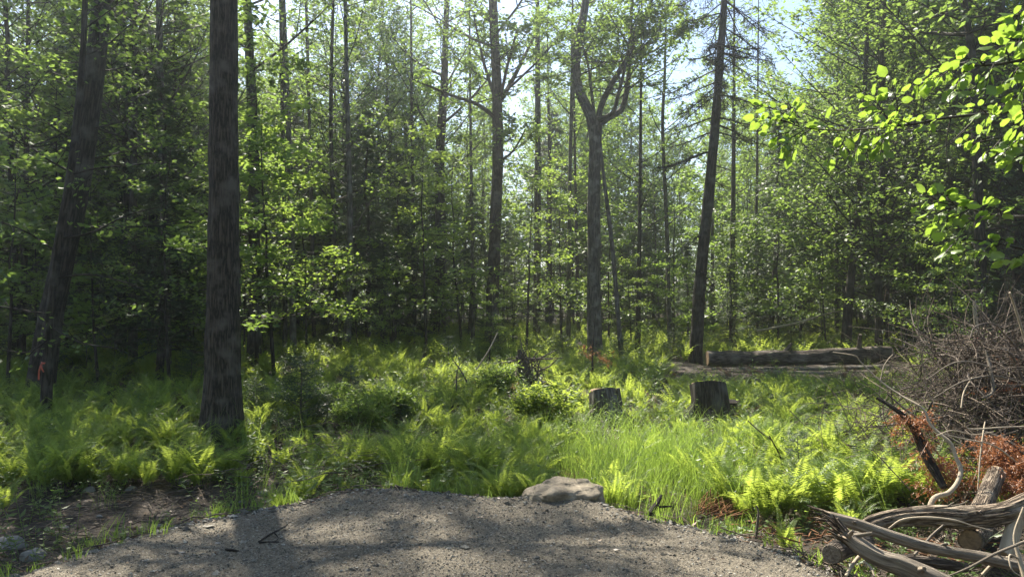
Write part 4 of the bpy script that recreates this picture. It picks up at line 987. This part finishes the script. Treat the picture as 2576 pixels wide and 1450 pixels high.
g = gp(1282, 975); root = tag(empty('stump', g), 'pointed grey broken stump just left of the torn-up roots', 'stump')
m_ = MB(); tube(m_, [[0, 0, -.1], [0, 0, .1], [.02, 0, .25], [.05, 0, .34]], [.22, .2, .13, .03], 18, furrow=.15, lump=.15); m_.build('bark', M['grey_wood'], root)

# the boulder and the fieldstones along the ditch
def rock(X, Y, w, label, mat='rock', hz=.6, D=None, sub=3, seed=0, group=None, name='rock', depth=1.0, sink=.35, ypos=None):
    g = gp(X, Y)
    r = w / 2 / F0 * g[1]
    if sdist(g[0], g[1]) < .1: g[2] = float(gravel_z([g[0]], [g[1]])[0])
    bm = bmesh.new(); bmesh.ops.create_icosphere(bm, subdivisions=sub, radius=1)
    for v in bm.verts:
        c = v.co.copy(); k = 1 + .35 * mnoise.noise(c * 1.1 + Vector((seed * 3.1, 0, 0))) + .12 * mnoise.noise(c * 3 + Vector((0, seed, 0)))
        if sub > 4: k += .16 * (mnoise.noise(c * 2.2 + Vector((7, 0, 0)))) + .03 * mnoise.noise(c * 9) + .02 * mnoise.noise(c * 22); k *= 1.12 - .28 * max(0, c.z) ** 2
        v.co = Vector((c.x * k * r, c.y * k * r * depth, c.z * k * r * hz))
    me = bpy.data.meshes.new(name); bm.to_mesh(me); bm.free(); me.materials.append(M[mat])
    me.polygons.foreach_set('use_smooth', [sub > 2] * len(me.polygons))
    o = bpy.data.objects.new(name, me); COL.objects.link(o); o.location = (g[0], g[1], g[2] + r * hz * (1 - 2 * sink) * .5); o.rotation_euler = (0, 0, rng.uniform(-.3, .3))
    return tag(o, label, 'rock', group)
rock(1416, 1264, 158, 'large tan boulder half buried where the gravel meets the grass', 'boulder', .48, name='boulder', sub=6, seed=5, depth=.8, sink=.37)
RK = [(28, 1378, 80, 'broad flat grey stone at the lower left corner of the ditch'), (84, 1402, 58, 'dark flat stone just right of the broad corner stone'), (395, 1328, 30, 'pale chunky stone where gravel meets the grassy tuft at left'),
      (362, 1356, 15, 'little pale stone below the chunky pale stone on the gravel edge'), (665, 1242, 32, 'pale angular stone in the ditch below the big furrowed trunk'), (672, 1264, 18, 'small stone right under the pale angular ditch stone'),
      (757, 1262, 24, 'rounded pale stone on the gravel edge right of the ditch stones'), (738, 1228, 18, 'small half-hidden stone between ditch grass tufts'), (458, 1216, 30, 'grey stone behind the bare ditch soil near the fern row end'),
      (330, 1232, 26, 'grey stone under the ditch-bank ferns, middle of three'), (225, 1236, 34, 'flat grey stone under the ditch-bank ferns, leftmost of three'), (445, 1335, 16, 'small stone right of the chunky pale stone'),
      (1306, 1254, 11, 'tiny dark stone left of the boulder, farther one'), (1338, 1258, 13, 'tiny dark stone touching the boulder\'s left foot'), (540, 1300, 14, 'small stone at the ditch lip left of the dark hollow'),
      (160, 1330, 24, 'brownish stone lying in the middle of the bare ditch soil'), (250, 1300, 17, 'small brownish stone on the ditch soil below the ferns'), (2078, 1425, 42, 'brown stone beside the sawn log end at lower right'),
      (610, 1262, 20, 'grey stone in the ditch left of the pale angular stone'), (547, 1392, 16, 'pale flat chip lying on the gravel above the short twig'), (455, 1418, 18, 'pale flat stone lying on the gravel near the bottom edge')]
for i, (X, Y, w, lab) in enumerate(RK): rock(X, Y, w, lab, 'rock', rng.uniform(.45, .65) if Y < 1380 or X < 200 else .25, seed=i * 1.7 + 4, depth=rng.uniform(.6, .9), group='stones along the ditch and gravel edge')

def stick(name, label, strands, D, mat='twig', cat='stick', ground=False, sides=6):
    pr = sp(strands[0][0][0], strands[0][0][1], D) if not ground else gp(*strands[0][0][:2])
    m_ = MB()
    for st in strands:
        if ground:
            P = []
            for q in st:
                g_ = gp(q[0], q[1]); z = float(gravel_z([g_[0]], [g_[1]])[0]) if sdist(g_[0], g_[1]) < 0 else g_[2]; P.append([g_[0], g_[1], z + (q[3] if len(q) > 3 else .006)])
            P = np.array(P)
        else: P = np.array([sp(q[0], q[1], q[3] if len(q) > 3 else D) for q in st])
        r = np.array([q[2] / 2 / F0 * P[i, 1] for i, q in enumerate(st)])
        Q = smooth_path(np.concatenate([P - pr, r[:, None]], 1), max(8, 4 * len(st))); tube(m_, Q[:, :3], np.maximum(Q[:, 3], .0012), sides, furrow=.08, lump=.1)
    o = m_.build(name, M[mat]); o.location = pr
    return tag(o, label, cat)
stick('stick', 'forked dark twig lying on the gravel in the shade', [[(652, 1396, 6, .012), (680, 1380, 6, .02), (705, 1362, 5, .02), (724, 1352, 3, .03)], [(652, 1396, 5), (675, 1394, 4), (702, 1392, 3)], [(690, 1372, 4, .02), (700, 1384, 2, .01), (690, 1392, 2)]], 4.5, 'bark_dark', ground=True)
stick('stick', 'short dark twig scrap low on the gravel, below the forked twig', [[(568, 1414, 7), (585, 1418, 9), (600, 1420, 6)]], 4.3, 'bark_dark', ground=True)
stick('stick', 'black rotten stick poking up at the foot of the tall grass', [[(1636, 1292, 22, 5.15), (1652, 1268, 16, 5.2), (1664, 1244, 7, 5.25)], [(1650, 1274, 8, 5.2), (1690, 1272, 4, 5.2)]], 5.2, 'bark_dark')
stick('stick', 'pale straight stick leaning up out of the weeds left of the torn-up roots', [[(1198, 930, 4, 12.5), (1230, 880, 4, 12.6), (1252, 835, 3, 12.7)]], 12.5, 'pale_wood')
stick('stick', 'dead forked twig standing in the weeds below the central trunk', [[(1175, 960, 5, 11), (1158, 930, 4, 11), (1140, 905, 3, 11)], [(1148, 985, 4, 11), (1152, 925, 3, 11), (1180, 895, 2, 11)]], 11)
stick('stick', 'thin bare stem standing among the ferns right of the split stump', [[(1968, 1170, 5, 7.2), (1960, 1140, 4, 7.2), (1935, 1095, 3, 7.2)]], 7.2, 'bark_dark')
stick('stick', 'thin grey stick stuck upright in the bare soil beside the gravel', [[(1900, 1375, 7, 4.9), (1904, 1330, 7, 4.9), (1908, 1290, 5, 4.9), (1903, 1270, 3, 4.9)]], 4.9)

# ------------------------------------------------------------------ the log pile at lower right
log_thing('pile_log', 'thick curved log with pale ridged bark arching across the log pile', [(2165, 1338, 40, 4.85), (2200, 1315, 44, 4.85), (2260, 1303, 46, 4.85), (2340, 1298, 46, 4.8), (2440, 1303, 48, 4.75), (2530, 1292, 50, 4.7), (2600, 1262, 48, 4.7), (2720, 1230, 46, 4.7)], 'log', sides=48, furrow=.2, fk=26, lump=.16, ends=(0, 1), n=90, stubs=4)
log_thing('pile_log', 'smooth grey barkless log slanting down in front of the curved log', [(2086, 1299, 24, 4.45), (2150, 1317, 29, 4.4), (2235, 1346, 30, 4.35), (2322, 1372, 30, 4.32), (2408, 1389, 28, 4.3), (2481, 1403, 27, 4.3), (2560, 1421, 24, 4.3), (2700, 1450, 20, 4.3)], 'grey_wood', sides=34, furrow=.10, fk=20, lump=.16, jag=6, ends=(0, 1), n=90, stubs=3)
log_thing('pile_log', 'rough broken root log with a knot hole at the bottom edge of the photo', [(2120, 1340, 34, 4.25), (2165, 1372, 46, 4.2), (2215, 1400, 46, 4.15), (2270, 1418, 50, 4.1), (2330, 1450, 54, 4.05), (2400, 1490, 50, 4.0)], 'grey_wood', sides=44, furrow=.26, fk=20, lump=.3, jag=26, ends=(0, 0), n=80, stubs=6)
log_thing('pile_log', 'short log with its sawn end turned to the driveway under the root log', [(2092, 1392, 50, 4.3), (2118, 1378, 54, 4.45), (2170, 1362, 54, 4.8)], 'log_dark', sides=26, ends=(1, 0), n=10, endmat='grey_wood')
log_thing('pile_log', 'thick log with pale bark standing steeply behind the curved log', [(2462, 1300, 52, 4.95), (2486, 1240, 46, 5.15), (2508, 1188, 42, 5.3)], 'log', sides=26, furrow=.07, ends=(0, 1), n=14)
log_thing('pile_log', 'sawn orange-faced log end seen under the curved log', [(2440, 1358, 54, 4.75), (2456, 1345, 54, 5.1), (2480, 1330, 50, 5.6)], 'log', sides=26, ends=(1, 0), n=8)
log_thing('pile_log', 'peeled pale log slanting at the photo\'s right edge below the curved log', [(2528, 1395, 36, 4.6), (2545, 1345, 38, 4.65), (2562, 1290, 34, 4.7)], 'pale_wood', sides=20, furrow=.1, ends=(0, 0), n=10)
log_thing('pile_log', 'dark rotten log lying low in the shade beneath the grey slanting log', [(2230, 1405, 26, 4.6), (2330, 1412, 28, 4.65), (2430, 1425, 26, 4.7)], 'log_dark', sides=18, lump=.2, ends=(0, 0))
log_thing('bent_sapling', 'bare pale sapling stem bending in an S up from the log pile', [(2334, 1290, 13, 4.9), (2350, 1252, 13, 4.95), (2385, 1239, 12, 5.0), (2408, 1213, 11.5, 5.05), (2417, 1181, 11, 5.1), (2405, 1150, 9.5, 5.15), (2391, 1114, 9, 5.2), (2365, 1091, 7, 5.25), (2340, 1066, 6.5, 5.3),
          (2321, 1026, 6, 5.35), (2265, 993, 4.5, 5.5), (2215, 958, 4, 5.6), (2165, 910, 3.2, 5.7), (2150, 894, 3, 5.7), (2095, 885, 2.2, 5.8)], 'pale_wood', cat='dead sapling', sides=12, furrow=.04, lump=.06, ends=(0, 0), n=70)
stick('stick', 'thin pale twig forking up from the bent sapling', [[(2215, 958, 3, 5.6), (2222, 925, 2.6, 5.6), (2233, 905, 2.4, 5.6), (2247, 890, 1.6, 5.6)]], 5.6, 'pale_wood')
stick('stick', 'long thin grey stick crossing the bottom right corner', [[(2380, 1450, 5, 4.1), (2440, 1425, 6, 4.1), (2500, 1393, 7, 4.1), (2580, 1360, 7, 4.1)]], 4.1, 'grey_wood')
stick('stick', 'crooked pale branch running down the photo\'s right edge', [[(2577, 1275, 9, 4.2), (2553, 1345, 9, 4.2), (2565, 1405, 11, 4.15), (2578, 1455, 12, 4.1)], [(2565, 1405, 7, 4.15), (2540, 1395, 5, 4.15), (2545, 1430, 4, 4.1), (2570, 1450, 3, 4.1)]], 4.2, 'pale_wood')
stick('stick', 'thin arched root hugging the underside of the curved log', [[(2236, 1328, 5, 4.6), (2270, 1306, 6, 4.58), (2330, 1300, 6, 4.56), (2400, 1307, 5, 4.56), (2450, 1322, 4, 4.58), (2498, 1334, 3, 4.6)]], 4.6, 'pale_wood')
stick('stick', 'forked driftwood-grey limb lying on top of the curved log', [[(2350, 1276, 6, 4.75), (2390, 1272, 5, 4.75), (2420, 1266, 4, 4.75), (2437, 1257, 3, 4.75)], [(2380, 1274, 4, 4.75), (2400, 1262, 3, 4.75)]], 4.75, 'grey_wood')

for pts, lab in (([(2128, 1448, 9, 4.1), (2150, 1412, 10, 4.2), (2168, 1392, 8, 4.3)], 'pale split stake leaning under the root log at the bottom edge'),
                 ([(2300, 1395, 8, 4.5), (2340, 1350, 7, 4.6), (2372, 1320, 5, 4.7)], 'short broken limb jutting up between the grey log and the curved log'),
                 ([(2470, 1445, 8, 4.3), (2500, 1415, 9, 4.35), (2535, 1400, 6, 4.4)], 'short pale broken limb lying low near the bottom right corner'),
                 ([(2200, 1448, 5, 4.05), (2190, 1425, 6, 4.1), (2172, 1410, 4, 4.15)], 'thin white bent root beside the knot hole of the root log')):
    stick('stick', lab, [pts], 4.4, 'pale_wood' if 'pale' in lab or 'white' in lab else 'grey_wood')

# dead cedar limbs with rusty foliage
def rusty(name, label, stems, blobs, n=26):
    p0 = sp(stems[0][0][0], stems[0][0][1], stems[0][0][3]); root = tag(empty(name, p0), label, 'dead cedar')
    Lv = Leaves()
    for st in stems:
        m_ = MB(); P = np.array([sp(q[0], q[1], q[3]) for q in st]) - p0; r = np.array([q[2] / 2 / F0 * q[3] for q in st])
        Q = smooth_path(np.concatenate([P, r[:, None]], 1), 18); tube(m_, Q[:, :3], Q[:, 3], 12, furrow=.15, lump=.15); m_.build('limb', M['bark_dark'], root)
    m_ = MB()
    for X, Y, D, rx, ry, dens in blobs:
        c = sp(X, Y, D) - p0; sx, sz = rx / F0 * D, ry / F0 * D
        for q in range(dens):
            a = c + rng.normal(0, .5, 3) * [sx, .14, sz]; d = np.array([rng.normal(0, .6), rng.normal(-.1, .5), rng.normal(-.7, .4)]); d = d / np.linalg.norm(d) * rng.uniform(.07, .16)
            tube(m_, [a, a + d], [.002, .001], 3, cap=False)
            A = np.array([a + d * u for u in np.linspace(0, .8, 5)]); B = A + rng.normal(0, .035, A.shape) + d * .3
            twig_leaves(Lv, A, B, 7, .028, jit=.6, off=.006, droop=.4)
    f = m_; Lv.emit(f, .3); f.build('foliage', M['rust'], root, smooth=False)
rusty('dead_cedar_limb', 'dead cedar limb hung with rusty orange sprays beside the bent sapling', [[(2205, 1000, 9, 5.7), (2235, 1017, 10, 5.65), (2270, 1042, 14, 5.6), (2300, 1075, 24, 5.6), (2328, 1140, 24, 5.5), (2352, 1185, 22, 5.4), (2375, 1225, 18, 5.3)], [(2300, 1075, 10, 5.6), (2325, 1050, 6, 5.6), (2345, 1010, 4, 5.6)]],
      [(2285, 1050, 5.6, 34, 20, 26), (2320, 1100, 5.55, 26, 18, 12), (2345, 1150, 5.5, 44, 20, 16), (2385, 1170, 5.45, 50, 26, 24), (2430, 1205, 5.4, 50, 20, 18), (2340, 1215, 5.4, 40, 12, 12)])
rusty('dead_cedar_limb', 'larger heap of rusty dead cedar sprays at the right edge above the curved log', [[(2575, 1240, 20, 5.3), (2530, 1170, 16, 5.5), (2500, 1110, 10, 5.7)], [(2600, 1160, 14, 5.4), (2540, 1110, 8, 5.6), (2480, 1085, 5, 5.8)]],
      [(2520, 1120, 5.6, 60, 26, 60), (2560, 1175, 5.4, 46, 40, 80), (2560, 1230, 5.2, 30, 30, 40), (2490, 1145, 5.6, 40, 20, 18), (2600, 1130, 5.5, 60, 50, 40), (2570, 900, 6.8, 40, 24, 20), (2560, 960, 6.6, 50, 14, 20)])
rusty('dead_cedar_sprig', 'small patch of rusty cedar sprays low beside the torn-up roots', [[(1225, 968, 6, 12), (1260, 962, 5, 12)]], [(1235, 962, 12, 30, 9, 36), (1270, 966, 12, 24, 8, 20)])
rusty('dead_fir_seedling', 'browned spindly fir seedling before the forked tree with rusty needles', [[(1492, 960, 7, 13), (1490, 900, 5, 13), (1494, 830, 3, 13), (1498, 790, 2, 13)]], [(1500, 890, 13, 40, 8, 9), (1480, 868, 13, 24, 6, 6), (1510, 905, 13, 40, 6, 6)])

# brush pile: a tangle nobody could count, with its own standout sticks
mb = MB()
cx_, cy_ = 4.5, 7.0
for q in range(2500):
    a = rng.uniform(0, 6.28); rr = abs(rng.normal(0, .66)); x = cx_ + math.cos(a) * rr * 1.15; y = cy_ + math.sin(a) * rr * 1.2
    hmax = 1.4 * math.exp(-((x - cx_) / 1.1) ** 2 - ((y - cy_) / 1.3) ** 2); z = gz(x, y) + rng.uniform(0, 1) ** .7 * hmax
    az = rng.uniform(0, 6.28); el = rng.normal(.1, .38); L = rng.uniform(.25, 1.1); p = np.array([x, y, z]); P = [p]
    b1, b2 = rng.normal(0, .22), rng.normal(-.04, .16)
    for i in range(6):
        az += b1; el += b2; p = p + np.array([math.cos(az) * math.cos(el), math.sin(az) * math.cos(el), math.sin(el)]) * L / 6; p[2] = max(p[2], gz(p[0], p[1]) + .01); P.append(p)
    r0 = rng.uniform(.0018, .006) * (3.6 if q % 31 == 0 else 1.8 if q % 11 == 0 else 1); tube(mb, P, np.linspace(r0, r0 * .35, 7), 4, rnd=rng.uniform(), cap=False)
    if q % 3 == 0:
        for _ in range(3):
            u = path_at(np.array(P), rng.uniform(.3, 1)); tube(mb, [u, u + rng.normal(0, .07, 3), u + rng.normal(0, .12, 3)], [.002, .0016, .001], 3, cap=False)
tag(mb.build('brush_pile', M['twig']), 'tangled grey heap of dry brush and twigs at the right edge', 'brush pile', kind='stuff')
BS = [([(2540, 735, 6), (2556, 780, 6), (2580, 860, 7)], 'pale pointed stick rising highest out of the brush pile'), ([(2532, 880, 7), (2552, 905, 7), (2580, 975, 8)], 'orange-tinted thick stick on the brush pile by the right edge'),
      ([(2440, 850, 3), (2452, 822, 3), (2490, 812, 3), (2530, 828, 3)], 'thin looping twig arching over the top of the brush pile'), ([(2330, 955, 3), (2400, 912, 4), (2470, 916, 5), (2560, 960, 6)], 'long grey bough reaching left out of the brush pile'),
      ([(2350, 1000, 3), (2420, 960, 4), (2500, 945, 6), (2580, 965, 8)], 'second grey bough reaching left, below the longest one'), ([(2418, 1025, 4), (2425, 985, 4), (2445, 950, 4)], 'pale twig hanging down at the brush pile\'s left side'),
      ([(2470, 1000, 4), (2498, 985, 9), (2492, 930, 9), (2480, 880, 5)], 'thick grey branch standing crooked in the middle of the brush'), ([(2426, 1062, 4), (2440, 1078, 4), (2520, 1074, 4), (2580, 1072, 4)], 'thin pale twig lying level below the brush pile'),
      ([(2370, 1090, 4), (2430, 1104, 4), (2500, 1120, 4), (2560, 1165, 5), (2580, 1185, 5)], 'pale twig crossing in front of the rusty cedar sprays'), ([(2460, 1230, 3), (2466, 1150, 4), (2474, 1085, 4), (2478, 1060, 3)], 'upright pale twig beside the steep standing log'),
      ([(2355, 1095, 3), (2395, 1082, 3), (2450, 1092, 3), (2500, 1085, 2)], 'wavy pale twig reaching right from the bent sapling'), ([(2195, 1130, 3), (2240, 1178, 3), (2290, 1232, 3)], 'thin dark twig slanting down across the bright ferns')]
for i, (st, lab) in enumerate(BS):
    Db = 6.2 if st[0][1] < 1040 else 5.1
    stick('stick', lab, [[(*q, Db + .1 * j) for j, q in enumerate(st)]], Db, ('pale_wood', 'grey_wood', 'twig')[0 if 'pale' in lab else 1 if 'grey' in lab else 2])
# splintered bark and chips by the grass foot and round the logs
mb = MB()
for q in range(330):
    X, Y = (rng.normal(1800, 34), rng.normal(1296, 15)) if q < 130 else (rng.uniform(1780, 2120), rng.uniform(1325, 1400)) if q < 230 else (rng.uniform(2120, 2560), rng.uniform(1380, 1445))
    g_ = gp(X, Y)
    if sdist(g_[0], g_[1]) < .06: continue
    a = rng.normal(.7, .5) if q < 130 else rng.uniform(0, 3.14); L = rng.uniform(.05, .28 if q < 130 else .16); d = np.array([math.cos(a), math.sin(a) * .6, rng.uniform(0, .55) if q < 130 else rng.normal(0, .15)])
    p = g_ + [0, 0, rng.uniform(.01, .09)]; tube(mb, [p, p + d * L * .5, p + d * L], [.004, .006, .002], 4, rnd=rng.uniform())
tag(mb.build('wood_chips', M['splinter']), 'reddish bark splinters and chips strewn between the gravel and the log pile', 'wood chips', kind='stuff')

# ------------------------------------------------------------------ overhanging boughs with big sunlit leaves
def bough_tree(name, label, x, y, H, r, boughs, lean=(0, 0), size=.056):
    g_ = np.array([x, y, gz(x, y)]); root = tag(empty(name, g_), label, 'tree')
    t = np.linspace(0, 1, 14)[:, None]; path = np.concatenate([t * lean[0] + .04 * np.sin(t * 5), t * lean[1] + .03 * np.cos(t * 4), t * H - .1], 1)
    tr = MB(); tube(tr, path, np.linspace(r, .01, 14), 14, furrow=.05); tr.build('trunk', M['bark_grey'], root)
    for main, twigs in boughs:
        z0 = sp(*main[0][:2], main[0][2])[2] - g_[2]; a0 = path_at(path, t_at(path, z0 - .15))
        P = [a0] + [sp(*q) - g_ for q in main]; Q = smooth_path(P, 26)
        b = MB(); tube(b, Q, np.linspace(.009, .0022, 26), 7); lv = Leaves(); segs = []
        for tw in twigs:
            n = int(tw[-1] * 1.75); W = np.array([sp(*q) - g_ for q in tw[:-1]]); W = smooth_path(W, 10) if len(W) > 2 else np.linspace(W[0], W[-1], 8)
            tube(b, W, np.linspace(.003, .0012, len(W)), 5, cap=False)
            for i in range(n):
                u = (i + .6) / n; p = path_at(W, u); tg = nrm(path_at(W, min(u + .08, 1)) - path_at(W, max(u - .08, 0)))
                up = nrm(np.array([-.2 + rng.normal(0, .6), .5 + rng.normal(0, .6), .8])); sd = nrm(np.cross(tg, up)) * (1 if i % 2 else -1)
                d = nrm(tg * rng.uniform(.3, .9) + sd * rng.uniform(.5, 1.0) + np.array([0, 0, -.35 + rng.normal(0, .22)])) if i < n - 1 else tg
                q = p + d * .018; tube(b, [p, q], [.002, .0016], 4, cap=False)
                lv.add(q[None], d[None], up[None], size * rng.uniform(.6, 1.25), rng.uniform(0, 1))
        ob = b.build('branch', M['bark_grey'], root); f = MB(); lv.emit(f, .78, 'ovate', .16); f.build('foliage', M['big'], ob, smooth=True)
    return root
B1 = [(2820, 255, 3.2), (2575, 278, 3.3), (2392, 295, 3.4), (2292, 313, 3.45), (2142, 327, 3.5), (2027, 322, 3.55), (1965, 300, 3.6)]
T1 = [[(1990, 310, 3.6), (1940, 298, 3.6), (1905, 296, 3.6), 7], [(2000, 312, 3.6), (1960, 280, 3.65), (1915, 262, 3.7), 7], [(2010, 315, 3.6), (1995, 285, 3.6), (1985, 262, 3.6), 6], [(2020, 320, 3.6), (1975, 335, 3.5), (1940, 335, 3.5), 7],
      [(2030, 322, 3.6), (1985, 350, 3.5), (1960, 365, 3.45), 6], [(2040, 324, 3.6), (2005, 350, 3.5), (1990, 385, 3.5), 6], [(2100, 325, 3.5), (2075, 308, 3.5), (2065, 300, 3.5), 4], [(2240, 320, 3.5), (2215, 270, 3.55), (2155, 218, 3.6), 10],
      [(2260, 318, 3.5), (2255, 250, 3.5), (2230, 200, 3.5), 8], [(2250, 320, 3.45), (2220, 285, 3.4), (2190, 285, 3.4), 6], [(2290, 313, 3.4), (2260, 300, 3.35), (2230, 310, 3.3), 6], [(2170, 327, 3.5), (2165, 350, 3.45), (2150, 390, 3.4), 7],
      [(2200, 325, 3.5), (2210, 355, 3.4), (2180, 385, 3.35), 8], [(2240, 322, 3.45), (2225, 350, 3.4), (2215, 385, 3.35), 7], [(2130, 328, 3.5), (2115, 370, 3.45), (2085, 400, 3.4), 7], [(2360, 300, 3.4), (2340, 310, 3.35), (2320, 300, 3.3), 5], [(2480, 285, 3.3), (2470, 275, 3.25), (2440, 270, 3.25), 5],
      [(2540, 280, 3.3), (2520, 262, 3.25), (2480, 300, 3.2), 6], [(2392, 295, 3.4), (2380, 370, 3.4), (2398, 488, 3.4), 0], [(2450, 302, 3.35), (2395, 360, 3.35), (2322, 380, 3.35), 0], [(2462, 290, 3.35), (2400, 350, 3.3), (2345, 395, 3.3), 0]]
B2 = [(2820, 90, 3.0), (2575, 150, 3.0), (2470, 165, 3.05), (2380, 160, 3.1), (2310, 185, 3.15)]
T2 = [[(2360, 165, 3.1), (2330, 195, 3.1), (2300, 210, 3.1), 6], [(2400, 162, 3.1), (2370, 190, 3.0), (2330, 200, 3.0), 8], [(2430, 162, 3.05), (2420, 190, 3.0), (2400, 225, 2.95), 8], [(2480, 165, 3.0), (2450, 150, 3.0), (2410, 145, 3.0), 7], [(2500, 162, 3.0), (2480, 200, 2.95), (2440, 225, 2.9), 8],
      [(2540, 155, 3.0), (2530, 125, 3.0), (2500, 110, 3.0), 7], [(2570, 150, 3.0), (2550, 185, 2.95), (2510, 215, 2.9), 9], [(2600, 140, 3.0), (2575, 110, 3.0), (2540, 95, 3.0), 7], [(2600, 145, 3.0), (2585, 200, 2.9), (2550, 245, 2.9), 9]]
B3 = [(2820, 330, 3.1), (2600, 330, 3.1), (2500, 350, 3.15), (2440, 362, 3.2)]
T3 = [[(2480, 352, 3.1), (2460, 345, 3.1), (2430, 350, 3.1), 5], [(2520, 348, 3.1), (2500, 370, 3.05), (2480, 385, 3.0), 6], [(2570, 335, 3.1), (2550, 360, 3.05), (2520, 390, 3.0), 8], [(2600, 330, 3.1), (2575, 320, 3.05), (2540, 310, 3.0), 7], [(2620, 330, 3.0), (2590, 380, 3.0), (2545, 400, 3.0), 9]]
B4 = [(2820, 540, 3.1), (2600, 545, 3.15), (2500, 540, 3.2), (2420, 520, 3.25), (2340, 505, 3.3)]
T4 = [[(2380, 512, 3.3), (2350, 500, 3.3), (2335, 488, 3.3), 5], [(2400, 515, 3.3), (2390, 500, 3.3), (2380, 490, 3.3), 5], [(2410, 518, 3.3), (2360, 530, 3.25), (2310, 528, 3.2), 7], [(2440, 525, 3.25), (2400, 545, 3.2), (2340, 558, 3.15), 7], [(2470, 530, 3.2), (2460, 505, 3.2), (2430, 498, 3.2), 5],
      [(2490, 540, 3.2), (2440, 558, 3.15), (2420, 580, 3.1), 6], [(2520, 542, 3.15), (2510, 525, 3.1), (2480, 520, 3.1), 6]]
B5 = [(2820, 640, 3.0), (2640, 640, 3.0), (2560, 622, 3.0), (2490, 608, 3.05), (2430, 600, 3.1)]
T5 = [[(2430, 600, 3.1), (2400, 612, 3.0), (2375, 640, 2.9), 6], [(2440, 602, 3.1), (2410, 605, 3.1), (2385, 600, 3.1), 4], [(2520, 612, 3.0), (2500, 620, 3.0), (2465, 635, 2.95), 6], [(2580, 628, 3.0), (2560, 645, 2.95), (2520, 650, 2.9), 7], [(2540, 618, 3.0), (2520, 600, 3.0), (2490, 605, 3.0), 5]]
B6 = [(2820, 0, 3.0), (2650, 10, 3.0), (2570, 30, 3.0)]
T6 = [[(2640, 10, 3.0), (2590, 30, 3.0), (2540, 42, 3.0), 8], [(2640, 20, 3.0), (2600, 75, 2.95), (2555, 110, 2.9), 8], [(2570, 30, 3.0), (2550, 45, 3.0), (2530, 50, 3.0), 4]]
bough_tree('overhanging_tree', 'young tree reaching in from the right edge with big sunlit lime-green leaves', 2.72, 3.15, 4.6, .035, [(B1, T1), (B2, T2), (B3, T3), (B4, T4), (B5, T5), (B6, T6)])

# ------------------------------------------------------------------ light, added haze, camera
hz = MB(); hv = [[x, y, z] for z in (-2.2, 24) for y in (-104, 404) for x in (-304, 304)]  # box of even haze, added to imitate lens glare towards the sun
hz.add(hv, [[0, 2, 3, 1], [4, 5, 7, 6], [0, 1, 5, 4], [2, 6, 7, 3], [0, 4, 6, 2], [1, 3, 7, 5]])
hm, hnt, HN, HL_ = new_mat('glare_haze'); pv = HN('ShaderNodeVolumePrincipled'); pv.inputs['Density'].default_value = HAZE; pv.inputs['Anisotropy'].default_value = .84; pv.inputs['Color'].default_value = (.93, .95, 1, 1)
HL_(pv.outputs[0], HN('ShaderNodeOutputMaterial').inputs['Volume'])
tag(hz.build('haze', hm, smooth=False), 'thin even haze added to imitate the milky lens glare', 'haze', kind='stuff')
w = bpy.data.worlds.new('World'); bpy.context.scene.world = w; w.use_nodes = True; nt = w.node_tree
sky = nt.nodes.new('ShaderNodeTexSky'); sky.sky_type = 'NISHITA'; sky.sun_disc = False; sky.sun_elevation = SUN_EL; sky.sun_rotation = SUN_AZ; sky.dust_density = .6; sky.air_density = 1.0
nt.links.new(sky.outputs[0], nt.nodes['Background'].inputs[0]); nt.nodes['Background'].inputs[1].default_value = .075
sd = Vector((math.sin(SUN_AZ) * math.cos(SUN_EL), math.cos(SUN_AZ) * math.cos(SUN_EL), math.sin(SUN_EL)))
sl = bpy.data.lights.new('sun', 'SUN'); sl.energy = 5; sl.angle = R(.53); sl.color = (1, .93, .80)
so = bpy.data.objects.new('sun', sl); COL.objects.link(so); so.rotation_euler = sd.to_track_quat('Z', 'Y').to_euler(); so.location = sd * 50
cam = bpy.data.cameras.new('camera'); cam.sensor_width = 36; cam.lens = F0 / 2576 * 36; cam.clip_end = 1000; cam.clip_start = .05
co = bpy.data.objects.new('camera', cam); COL.objects.link(co); co.location = (0, 0, CAMZ); co.rotation_euler = (R(90), 0, 0)
sc = bpy.context.scene; sc.camera = co
sc.view_settings.view_transform = 'Standard'; sc.view_settings.look = 'None'; sc.view_settings.exposure = 1.7; sc.view_settings.gamma = 1
sc.render.engine = 'CYCLES'; cy = sc.cycles
cy.max_bounces = 7; cy.diffuse_bounces = 4; cy.transmission_bounces = 4; cy.glossy_bounces = 2; cy.transparent_max_bounces = 4; cy.volume_bounces = 1
cy.sample_clamp_indirect = 3.0; cy.use_denoising = True; cy.denoising_prefilter = 'ACCURATE'; cy.caustics_reflective = False; cy.caustics_refractive = False
